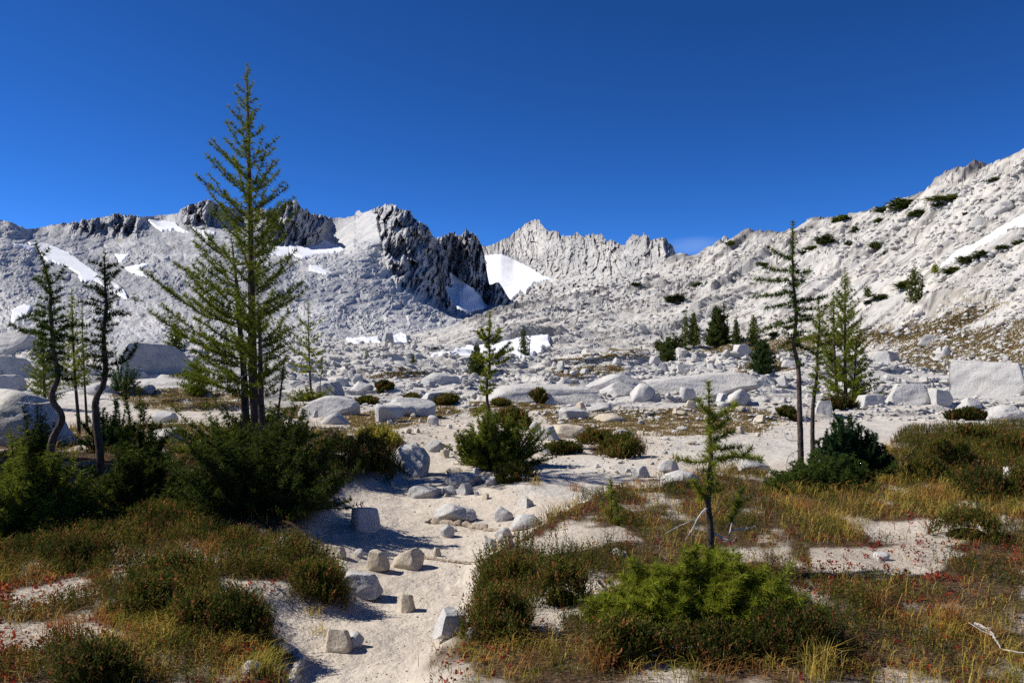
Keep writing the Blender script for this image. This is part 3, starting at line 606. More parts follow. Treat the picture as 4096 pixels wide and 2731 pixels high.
def build_boulders():
    rock_materials()
    B = boulder; S, T, P, K = M_STONE, M_TAN, M_PALE, M_DARK
    # ---- right hand side
    B((943, 361, 1030, 396), 'cuboid', P, "huge cuboid boulder at the right edge with a dark overhanging right face", yaw=.9, depth=1.0, seed=77)
    B((884, 384, 937, 405), 'block', P, "long blocky white boulder lying left of the huge cuboid boulder", yaw=.1)
    B((927, 388, 951, 404), 'block', P, "squat upright boulder wedged between the long white boulder and the huge cuboid boulder")
    B((856, 394, 885, 405.5), 'block', P, "low brick-shaped boulder at the foot of the bushy larch, left of the long white boulder")
    B((868, 350, 900, 361.5), 'block', P, "pale square-ended boulder on the grassy rubble right of the bushy larch")
    B((918, 334, 940, 343.5), 'block', P, "pair-like split white boulder on the grassy slope above the upright pale rock")
    B((940, 345, 952, 356.5), 'wedge', P, "small upright pointed pale rock on the grassy slope above the huge cuboid boulder")
    B((731, 344, 752, 354.5), 'block', P, "pale rectangular boulder right of the dark double spruce group")
    B((676, 347, 688, 353.5), 'slab', P, "small flat white boulder at the foot of the thin twin trees")
    B((814, 400, 835, 414), 'block', S, "grey boulder behind the thin bare-stemmed larches on the right")
    B((727, 389, 752, 404), 'round', S, "rounded white boulder right of the dark pool")
    B((712, 391, 727, 396.5), 'slab', T, "flat buff slab rock at the right end of the dark pool")
    B((656, 362.5, 671, 372.5), 'block', K, "dark grey cube-shaped boulder among white blocks in the mid valley")
    B((671, 363.5, 696, 373.5), 'wedge', P, "white wedge boulder with a shaded right end beside the dark cube-shaped boulder")
    B((649, 355.5, 661, 363), 'block', P, "small blocky boulder on the white rocks just behind the dark cube-shaped boulder")
    B((636, 366.5, 642, 373), 'block', S, "small grey upright block left of the dark cube-shaped boulder")
    B((612, 357, 622, 364.5), 'wedge', P, "pale pointed boulder on the ochre turf strip in the mid valley")
    B((951, 398, 985, 409.5), 'slab', P, "low flat boulder in front of the huge cuboid boulder")
    B((986, 405, 1026, 421), 'round', P, "broad low white boulder at the right edge in front of the huge cuboid boulder", seed=311)
    B((996, 466, 1040, 483), 'slab', S, "smooth white rock at the right edge above the heather", lean=.2, seed=313)
    B((657, 460, 680, 472), 'round', S, "rounded white stone on the sand behind the crooked little foreground larch")
    B((633, 466, 650, 477), 'block', S, "small angular stone cluster member left of the rounded white stone")
    B((660, 471, 701, 487), 'slab', S, "long white rock half sunk in the red ground cover by the little foreground larch")
    B((737, 458, 770, 472), 'round', S, "white boulder showing between the little foreground larch and the dark fir bush")
    B((935, 518, 950, 524), 'slab', T, "small cream flat stone in the grass on the right")
    B((873, 553, 890, 560), 'slab', S, "white stone chip on the bare sandy patch at right")
    B((612, 549, 628, 556.5), 'slab', S, "small white stone on bare sand left of the bright larch bush")
    # ---- middle ground
    B((642, 373.5, 764, 393), 'slab', P, "long whale-backed slab with a dark hollow at its right end above the pool", depth=.5, yaw=-.05, seed=401)
    B((483, 385, 604, 402), 'slab', P, "long smooth white slab hump behind the heather tufts in the middle", depth=.5, yaw=.0, seed=403)
    B((581, 374, 645, 390), 'slab', P, "white dome slab behind the two leaning boulders", depth=.55, seed=405)
    B((600, 382, 634, 396.5), 'round', S, "elongated lichen-spotted white boulder leaning on a rounder one")
    B((630, 383, 655, 399.5), 'round', S, "rounded boulder with a dark right side beside the elongated spotted boulder")
    B((650, 376.5, 669, 386), 'slab', K, "dark flat rock at the left end of the whale-backed slab")
    B((556, 377.5, 574, 388.5), 'round', P, "single egg-shaped pale boulder on the slabs right of the cairn")
    B((586, 402.5, 612, 410), 'slab', S, "low white stone on rusty turf in front of the smooth slab hump")
    B((558, 407.5, 589, 418.5), 'round', S, "wide white rock on the rusty flat right of the central small larch")
    B((590, 414, 625, 421), 'slab', T, "flat buff rock on the rusty flat right of the wide white rock")
    B((536, 426, 561, 440), 'wedge', S, "pointed white boulder with a dark right flank right of the central bush")
    B((529, 421, 541, 431), 'round', S, "small grey rock behind the right side of the central bush")
    B((548, 425, 588, 437.5), 'slab', T, "flat tan sandy slab on the open ground right of the central bush", depth=.6)
    B((612, 429, 634, 437), 'round', S, "white stone behind the heather clump right of the trail")
    B((538, 447, 551, 455), 'round', S, "white stone at the right foot of the central bush")
    B((421, 372, 461, 383.5), 'slab', P, "broad slab boulder behind the cairn", depth=.6)
    B((423, 380, 437, 386.5), 'block', K, "small dark block in front of the broad slab boulder left of the cairn")
    B((375, 405, 404, 421.5), 'wedge', S, "upright pointed white boulder with a shaded right side, standing alone on turf")
    B((382, 398, 436, 416), 'slab', S, "large low white boulder behind the upright pointed one", depth=.6, seed=421)
    B((417, 391, 459, 404.5), 'block', S, "blocky boulder with a dark right face behind the low white boulder", yaw=.4)
    B((405, 390, 424, 400), 'round', S, "white boulder at the left of the blocky dark-faced boulder")
    B((316, 381, 344, 397), 'block', K, "grey block with a dark right face near the thin drooping larch", yaw=.5)
    B((300, 396, 361, 415), 'slab', S, "low broad white rock below the thin drooping larch", depth=.6, seed=425)
    B((321, 412, 351, 424), 'slab', S, "white slab rock right of the tall larch's dark bush")
    B((349, 381, 373, 391), 'wedge', S, "pale angular rock on the slabs left of the cairn")
    B((335, 377, 349, 386), 'block', S, "grey cube rock behind the pale angular rock")
    B((427, 415, 439, 424.5), 'round', S, "small round stone on the sand left of the central small larch")
    B((391, 446, 431, 475.5), 'round', S, "smooth curved white boulder capped with heather beside the trail", seed=431, depth=1.1)
    B((440, 449, 450, 457.5), 'wedge', T, "small cream stone on the trail left of the central bush")
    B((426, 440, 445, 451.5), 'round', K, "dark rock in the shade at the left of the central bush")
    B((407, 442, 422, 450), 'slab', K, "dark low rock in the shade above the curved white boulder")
    # ---- trail stones
    B((444, 473.5, 486, 487), 'round', K, "long dark grey rounded rock across the trail", depth=.6)
    B((485, 476.5, 499, 485), 'round', S, "small white stone beside the dark heather tuft on the trail")
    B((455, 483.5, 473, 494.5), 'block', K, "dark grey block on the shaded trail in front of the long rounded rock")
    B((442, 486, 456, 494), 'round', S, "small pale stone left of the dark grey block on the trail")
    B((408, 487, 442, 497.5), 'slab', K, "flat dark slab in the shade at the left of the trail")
    B((470, 467, 480, 475), 'wedge', S, "small pointed white stone below the central bush")
    B((446, 468, 466, 475.5), 'slab', T, "flat buff stone below the left side of the central bush")
    B((433, 505, 478, 522), 'round', S, "largest white rounded stone in the middle of the trail above the driftwood root", seed=441)
    B((350, 508, 381, 531.5), 'block', S, "bluish block in the shadow of the tall larch left of the trail", yaw=.2)
    B((494, 507, 513, 520.5), 'round', S, "pale stone with a dark base at the right of the trail")
    B((511, 515.5, 540, 528.5), 'round', S, "grey speckled stone in front of the pale dark-based stone on the trail's right")
    B((518, 498, 534, 507.5), 'wedge', S, "low pointed stone in the shadow streak at the right of the trail")
    B((440, 524, 455, 537), 'round', S, "whitish stone below the driftwood root")
    B((494, 528, 513, 539.5), 'round', S, "speckled stone at the right end of the driftwood root")
    B((483.5, 538, 499, 549.5), 'block', S, "small blocky stone touching the tan stone at the right trail edge")
    B((496, 537, 516, 549), 'wedge', T, "tan wedge stone at the right trail edge by the heather")
    B((367, 551, 389.5, 571.5), 'block', T, "cream block stone, left one of the pair in the middle of the trail")
    B((393, 549, 425, 569), 'round', T, "cream rounded stone, right and wider one of the pair in the middle of the trail")
    B((433, 547, 441.5, 556), 'block', T, "small brown stone on the sand right of the cream pair")
    B((329, 546, 346, 557), 'block', T, "pale block stone at the shadow edge left of the cream pair")
    B((317, 549, 328, 557.5), 'round', T, "small pale stone left of the pale block stone at the shadow edge")
    B((354, 548.5, 364, 557), 'round', S, "dull grey stone between the pale block stone and the cream pair")
    B((272, 538, 297, 549.5), 'round', S, "smooth grey stone at the edge of the deep shadow left of the trail")
    B((254, 547.5, 269, 556), 'round', S, "small pale round stone left of the smooth grey shadow-edge stone")
    B((337, 574.5, 382, 596), 'block', S, "granite block half embedded in the left bank of the trail beside a heather cushion", yaw=.15)
    B((397, 594, 414.5, 612), 'block', T, "single brown tan stone standing alone on the bare trail", seed=453)
    B((322.6, 630, 352.5, 651.5), 'block', T, "square stone with a dark speckled front on the lower trail", yaw=-.15)
    B((346, 633, 364, 647), 'round', S, "rough grey stone behind the square dark-fronted stone")
    B((431.5, 613, 470, 637), 'block', S, "white granite block jutting from the heather bank at the right of the trail", yaw=.3)
    B((465.5, 627, 478, 639.5), 'round', S, "small white stone in the grass beside the jutting granite block")
    B((243, 662, 262, 674), 'round', S, "small white rock in yellow grass at the lower left")
    # ---- left hand side
    B((-12, 331.5, 36, 356), 'round', P, "rounded pale boulder at the far left, uppermost of the stack of three", seed=461)
    B((-8, 355.5, 30, 377), 'block', P, "overhanging boulder at the far left under the rounded pale one", yaw=.3)
    B((-10, 374.5, 24, 393), 'block', P, "shaded square boulder at the far left, lowest of the three", yaw=.5)
    B((-60, 391, 80, 446), 'slab', S, "wide white outcrop at the far left behind the crooked larches", depth=.6, seed=467, yaw=0)
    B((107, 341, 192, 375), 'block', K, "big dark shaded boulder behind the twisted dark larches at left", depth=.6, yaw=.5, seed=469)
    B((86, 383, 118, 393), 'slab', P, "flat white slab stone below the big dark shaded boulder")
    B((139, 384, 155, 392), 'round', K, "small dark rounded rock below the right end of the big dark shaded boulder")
    B((146, 427, 190, 443), 'slab', S, "smooth white slab behind the dark undergrowth at left", depth=.7)
    B((152, 411, 176, 422), 'slab', S, "white rock with a green turf cushion left of the tall larch")
    # ---- slope boulders
    B((986, 200, 1014, 213), 'slab', P, "flat-topped boulder with a dark shadow high on the right slope", depth=.7)
    B((968, 215, 990, 227), 'block', P, "pale blocky boulder below the flat-topped boulder high on the slope")
    B((838, 227, 846, 234), 'block', K, "dark square block on the skyline slope right of the bare larch top")
    B((638, 323, 648, 331), 'block', K, "dark square boulder, right one of two on the granite slope")
    B((626, 325, 634, 331.5), 'round', K, "dark rounded boulder, left one of two on the granite slope")
    B((382, 332, 394, 341), 'block', K, "small brown rock outcrop between two snow banks on the valley floor")
    # ---- the cairn: every stone of it
    X, Y, Z = place(464, 389.5); s = Y / F
    for dx, z0, w, h, l in ((1, 0, 8, 3.2, "right base stone of the cairn"), (-6, 0, 12, 3.2, "wide left base stone of the cairn"), (-5, 3.0, 8, 2.0, "thin flat stone on the left base of the cairn"), (1, 3.0, 7, 2.6, "second stone on the right stack of the cairn"),
                            (1, 5.4, 8, 1.8, "broad middle plate of the cairn"), (.5, 7.0, 6, 2.2, "third narrow stone of the cairn under the cap"), (1.5, 9.0, 8, 1.3, "flat cap plate near the top of the cairn"), (0, 10.1, 4, 2.0, "small top stone crowning the cairn")):
        P_, Fc = rock_verts(900 + int(z0 * 10 + dx * 3) + int(w), 'slab', 3); Q = P_ * np.array([w, w * .8, h]) * s
        o = link("cairn_stone", mesh("cairn_stone", Q, Ft=Fc, smooth=True, mat=S)); o.location = (X + dx * s, Y + 8 * s, Z + (z0 - .2) * s)
        tag(o, l, "stone", "stones of the trail cairn")
    # ---- loose stones scattered on the flats, one object each
    rr = np.random.RandomState(5)
    protos = []
    for i, st in enumerate(['block', 'round', 'slab', 'wedge', 'block', 'slab', 'round', 'block', 'wedge', 'slab']):
        P_, Fc = rock_verts(600 + i, st, 3); flat = {'block': .7, 'round': .6, 'slab': .38, 'wedge': .7}[st]
        for mt in (S, T, P): protos.append((mesh("loose_stone", P_ * np.array([1, .85, flat]) - np.array([0, 0, .12 * flat]), Ft=Fc, smooth=True, mat=mt), mt))
    zones = [  # polygon, count, width range px, label, group, materials
        ([(500, 404), (640, 398), (790, 410), (770, 436), (640, 440), (560, 432), (520, 418)], 60, (4, 12), "small buff stone lying on the rusty turf flat right of the central larch", "stones on the rusty flat", (S, T, T)),
        ([(300, 414), (380, 420), (450, 412), (480, 425), (440, 445), (390, 430), (320, 430)], 24, (4, 10), "small pale stone on the sandy flat left of the central bush", "stones on the sandy flat", (S, T)),
        ([(540, 438), (700, 440), (650, 474), (560, 470)], 16, (4, 11), "small pale stone on the open sand right of the central bush", "stones on the open sand", (S, T)),
        ([(390, 480), (500, 490), (540, 540), (480, 560), (420, 545), (380, 520)], 14, (3, 8), "small stone among the rocks of the shaded trail stretch", "small stones on the trail", (S, T)),
        ([(640, 372), (800, 366), (960, 372), (940, 412), (800, 418), (660, 402)], 74, (5, 16), "white stone on the boulder field between the pool and the huge cuboid boulder", "stones of the boulder field", (P, S)),
        ([(300, 364), (560, 360), (640, 370), (580, 384), (420, 390), (320, 384)], 56, (4, 15), "pale stone on the white slabs of the mid valley", "stones on the mid valley slabs", (P, S, K)),
        ([(640, 350), (780, 350), (900, 345), (1020, 350), (1020, 366), (860, 372), (640, 366)], 40, (4, 12), "white stone on the turf and rubble at the foot of the granite slope", "stones at the slope foot", (P,)),
    ]
    for poly, n, (wa, wb), lab, grp, mats in zones:
        Pn = np.array(poly, float); k = 0
        while k < n:
            px = rr.uniform(Pn[:, 0].min(), Pn[:, 0].max()); py = rr.uniform(Pn[:, 1].min(), Pn[:, 1].max())
            if not inpoly(np.array([px]), np.array([py]), poly)[0]: continue
            X, Y, Z = place(px, py); w = (wa + (wb - wa) * rr.rand() ** 2.2) / F * Y
            cand = [p for p in protos if p[1] in mats]; o = link("loose_stone", cand[rr.randint(len(cand))][0])
            o.location = (X, Y, Z); o.scale = (w, w * rr.uniform(.7, 1.1), w * rr.uniform(.8, 1.25)); o.rotation_euler = (rr.uniform(-.15, .15), rr.uniform(-.15, .15), rr.uniform(0, 6.28))
            tag(o, lab, "stone", grp); k += 1
    # ---- rubble nobody could count
    def rubble(name, label, poly, n, wr, mat, seed, dens=None, flat=.6):
        r = np.random.RandomState(seed); Pn = np.array(poly, float); px = r.uniform(Pn[:, 0].min(), Pn[:, 0].max(), n * 6); py = r.uniform(Pn[:, 1].min(), Pn[:, 1].max(), n * 6)
        m = inpoly(px, py, poly)
        if dens is not None: m &= r.rand(n * 6) < dens(px, py)
        px = px[m][:n]; py = py[m][:n]
        # ground points for all at once
        D = PT['D']; PXg = PT['px']; PYm = np.minimum.accumulate(PT['PY'], 0)
        ii = np.clip(np.round((px - PXg[0]) / (PXg[1] - PXg[0])), 0, len(PXg) - 1).astype(int); V0, F0 = ICO[2]; Vs = []; Fs = []; Cs = []
        for q in range(len(px)):
            row = PYm[:, ii[q]]; k = np.searchsorted(-row, -py[q])
            if k >= len(D): continue
            d = D[k]; x = (px[q] - HX) / F * d; z = EYE + (HY - PT['PY'][k, ii[q]]) / F * d; w = (wr[0] + (wr[1] - wr[0]) * r.rand() ** 2.5) / F * d
            nrm = r.normal(size=(6, 3)); nrm /= np.linalg.norm(nrm, axis=1)[:, None]; P_ = V0.copy()
            for v in nrm: P_ = P_ - np.maximum(P_ @ v - r.uniform(.45, .8), 0)[:, None] * v
            a = r.uniform(0, 6.28); c, s = math.cos(a), math.sin(a); P_ = P_ * np.array([1, r.uniform(.6, 1), r.uniform(.5, 1) * flat * 1.4])
            P_ = np.stack([P_[:, 0] * c - P_[:, 1] * s, P_[:, 0] * s + P_[:, 1] * c, P_[:, 2]], 1) * w * .5
            Fs.append(F0 + 42 * len(Vs)); Vs.append(P_ + np.array([x, d, z + w * .08 * flat]))
        o = link(name, mesh(name, np.concatenate(Vs), Ft=np.concatenate(Fs), smooth=False, mat=mat)); tag(o, label, "rubble", None, 'stuff')
    dn = lambda s, a, b_: (lambda x, y: .12 + .88 * sstep(a, b_, fbm(x / 26, y / 10, s, 4)))
    rubble("slope_rubble", "white rubble strewn over the upper right granite slope", [(820, 240), (900, 205), (1040, 160), (1100, 150), (1100, 300), (1000, 300), (860, 280)], 2600, (1.5, 9), P, 71, dn(701, -.1, .3))
    rubble("slope_rubble", "small blocks scattered over the pale middle granite slope", [(450, 330), (560, 302), (700, 258), (820, 225), (840, 290), (800, 335), (640, 345), (520, 345)], 2000, (1.2, 6), P, 72, dn(702, .0, .35))
    rubble("slope_rubble", "pale rubble in the ochre grass at the foot of the right slope", [(800, 345), (900, 312), (1090, 285), (1090, 372), (960, 376), (860, 372)], 1900, (1.5, 8), P, 73, dn(703, -.35, .1))
    rubble("valley_rubble", "small white rubble on the valley floor", [(280, 345), (640, 352), (1024, 360), (1024, 420), (780, 425), (560, 420), (420, 412), (280, 400)], 4200, (1.5, 9), P, 74, dn(704, -.2, .3), .42)
    rubble("gravel", "buff gravel and pebbles on the sandy flat", [(300, 408), (560, 404), (790, 412), (800, 440), (640, 478), (540, 470), (440, 455), (340, 432)], 2200, (1.0, 5), T, 75, dn(705, -.2, .2), .6)
    rubble("pebbles", "small pebbles on the sandy trail", [(380, 470), (560, 490), (520, 545), (450, 600), (430, 682), (290, 682), (310, 620), (370, 600), (330, 560)], 620, (1.0, 4), T, 76, None, .6)
    rubble("talus", "scree stones at the foot of the left mountain", [(-40, 338), (330, 338), (430, 338), (430, 356), (200, 372), (-40, 372)], 1400, (1.5, 8), P, 77, dn(707, -.2, .2), .6)
# ------------------------------------------------------------------ trees and shrubs
def foliage_mat(name, trans=.42, rough=.7):
    m = bpy.data.materials.new(name); m.use_nodes = True; nt = m.node_tree; nt.nodes.clear(); k = NT(nt)
    o = k.n('ShaderNodeOutputMaterial'); col = k.attr('Col', 'Color')
    d = k.n('ShaderNodeBsdfDiffuse', {'Color': col}); t = k.n('ShaderNodeBsdfTranslucent', {'Color': col})
    mx_ = k.n('ShaderNodeMixShader', {0: trans, 1: d.outputs[0], 2: t.outputs[0]})
    nt.links.new(mx_.outputs[0], o.inputs[0]); return m
M_LEAF = foliage_mat("needles")
def bark_mat(name, c1, c2, sc=14):
    m, nt, p = new_mat(name); k = NT(nt); co = k.n('ShaderNodeTexCoord').outputs['Object']
    mp_ = k.n('ShaderNodeMapping', {'Vector': co, 'Scale': (1, 1, .45)}).outputs[0]
    a = k.noise(mp_, sc, 6, .7); b_ = k.noise(mp_, sc * 4, 4, .7)
    nt.links.new(k.mix(k.ramp(a, .38, .62), c4(*c1), c4(*c2)), p.inputs['Base Color'])
    nt.links.new(k.n('ShaderNodeBump', {'Height': k.math('ADD', a, k.math('MULTIPLY', b_, .5)), 'Strength': .8, 'Distance': .02}).outputs[0], p.inputs['Normal']); return m
M_BARK = bark_mat("larch_bark", (.035, .024, .018), (.12, .082, .062))
M_BARKD = bark_mat("dark_bark", (.022, .016, .012), (.075, .055, .042))
M_DEAD = bark_mat("weathered_wood", (.42, .38, .34), (.60, .56, .51), 20)
M_ROOT = bark_mat("driftwood", (.26, .20, .15), (.44, .37, .29), 20)

class Acc:
    def __init__(s): s.V = []; s.Q = []; s.T = []; s.C = []; s.n = 0
    def add(s, V, Q=None, T=None, C=None):
        V = np.asarray(V, float)
        if Q is not None and len(Q): s.Q.append(np.asarray(Q) + s.n)
        if T is not None and len(T): s.T.append(np.asarray(T) + s.n)
        s.V.append(V); s.n += len(V)
        if C is not None: s.C.append(np.broadcast_to(np.asarray(C, float), (len(V), 3)))
    def mesh(s, name, mat, smooth=True, origin=(0, 0, 0)):
        V = np.concatenate(s.V) - np.array(origin)
        return mesh(name, V, np.concatenate(s.Q) if s.Q else None, np.concatenate(s.T) if s.T else None, cols={'Col': np.concatenate(s.C)} if s.C else None, smooth=smooth, mat=mat)
def tube(acc, P, R, sides=6, C=None, rough=0., seed=0):
    P = np.asarray(P, float); R = np.broadcast_to(np.asarray(R, float), (len(P),)); n = len(P)
    T = np.gradient(P, axis=0); T /= np.linalg.norm(T, axis=1)[:, None] + 1e-9
    ref = np.array([.31, .92, .23]); A = np.cross(T, ref); A /= np.linalg.norm(A, axis=1)[:, None] + 1e-9; B = np.cross(T, A)
    an = np.linspace(0, 2 * np.pi, sides, endpoint=False); rr = R[:, None] * np.ones(sides)
    if rough: rr = rr * (1 + rough * np.random.RandomState(seed).uniform(-1, 1, rr.shape))
    V = P[:, None] + rr[..., None] * (np.cos(an)[None, :, None] * A[:, None] + np.sin(an)[None, :, None] * B[:, None])
    i = np.arange(n - 1)[:, None] * sides; j = np.arange(sides)[None]; j2 = (j + 1) % sides
    Q = np.stack([i + j, i + j2, i + sides + j2, i + sides + j], -1).reshape(-1, 4)
    V = np.concatenate([V.reshape(-1, 3), P[-1:]]); e = (n - 1) * sides
    T3 = np.stack([e + j[0], e + j2[0], np.full(sides, n * sides)], 1)
    acc.add(V, Q, T3, C)
def smooth_path(P, n):
    P = np.asarray(P, float); d = np.r_[0, np.cumsum(np.linalg.norm(np.diff(P, axis=0), axis=1))]; t = np.linspace(0, d[-1], n)
    L = np.stack([np.interp(t, d, P[:, k]) for k in range(3)], 1)
    k = max(1, n // (2 * len(P))); w = np.ones(2 * k + 1) / (2 * k + 1)
    S = np.stack([np.convolve(np.pad(L[:, c], k, mode='edge'), w, 'valid') for c in range(3)], 1); S[0] = P[0]; S[-1] = P[-1]; return S
def sample(P, step, s0=0., jit=None):
    d = np.r_[0, np.cumsum(np.linalg.norm(np.diff(P, axis=0), axis=1))]
    if d[-1] < 1e-6: return np.zeros((0, 3)), np.zeros((0, 3))
    t = np.arange(d[-1] * s0, d[-1], step) + step * .5; t = t[t <= d[-1]]
    if jit is not None: t = np.clip(t + jit.uniform(-.4, .4, len(t)) * step, 0, d[-1])
    Q = np.stack([np.interp(t, d, P[:, k]) for k in range(3)], 1); e = np.stack([np.interp(np.minimum(t + step * .3, d[-1] + 1e-9), d, P[:, k]) for k in range(3)], 1)
    e2 = np.stack([np.interp(np.maximum(t - step * .3, 0), d, P[:, k]) for k in range(3)], 1)
    T = e - e2; T /= np.linalg.norm(T, axis=1)[:, None] + 1e-9; return Q, T
def needles(acc, P, T, r, k, length, width, cols, fwd=.5, up=.15):
    """k needles round every tuft point P with twig direction T"""
    n = len(P)
    if n == 0: return
    P = np.repeat(P, k, 0); T = np.repeat(T, k, 0); m = len(P)
    N = r.normal(size=(m, 3)); N -= (N * T).sum(1)[:, None] * T; N /= np.linalg.norm(N, axis=1)[:, None] + 1e-9
    d = N + T * fwd * r.uniform(.3, 1.5, (m, 1)) + np.array([0, 0, up]); d /= np.linalg.norm(d, axis=1)[:, None]
    L = length * r.uniform(.65, 1.2, (m, 1)); s = np.cross(d, r.normal(size=(m, 3))); s /= np.linalg.norm(s, axis=1)[:, None] + 1e-9; s *= width * .5
    P = P + r.normal(size=(m, 3)) * length * .06
    V = np.stack([P - s, P + s, P + d * L], 1).reshape(-1, 3)
    c = np.asarray(cols, float); w = r.rand(m, 1) ** 1.3; base = c[0] * (1 - w) + c[1] * w
    tuft = np.repeat(r.uniform(.75, 1.25, (n, 1)), k, 0); yel = (r.rand(m, 1) < .06); base = np.where(yel, c[2], base) * tuft
    acc.add(V, T=np.arange(m * 3).reshape(-1, 3), C=np.repeat(base, 3, 0))
LARCH = [(0.1, 0.135, 0.014), (0.2, 0.235, 0.028), (0.34, 0.27, 0.04)]
LARCHB = [(0.16, 0.2, 0.018), (0.3, 0.32, 0.036), (0.44, 0.35, 0.06)]
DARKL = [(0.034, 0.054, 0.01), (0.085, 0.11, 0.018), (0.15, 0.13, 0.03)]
FIR = [(0.026, 0.06, 0.022), (0.06, 0.11, 0.036), (0.09, 0.12, 0.035)]
FARL = [(0.075, 0.105, 0.02), (0.15, 0.175, 0.036), (0.19, 0.17, 0.04)]
FARD = [(0.045, 0.068, 0.018), (0.095, 0.12, 0.03), (0.13, 0.13, 0.035)]

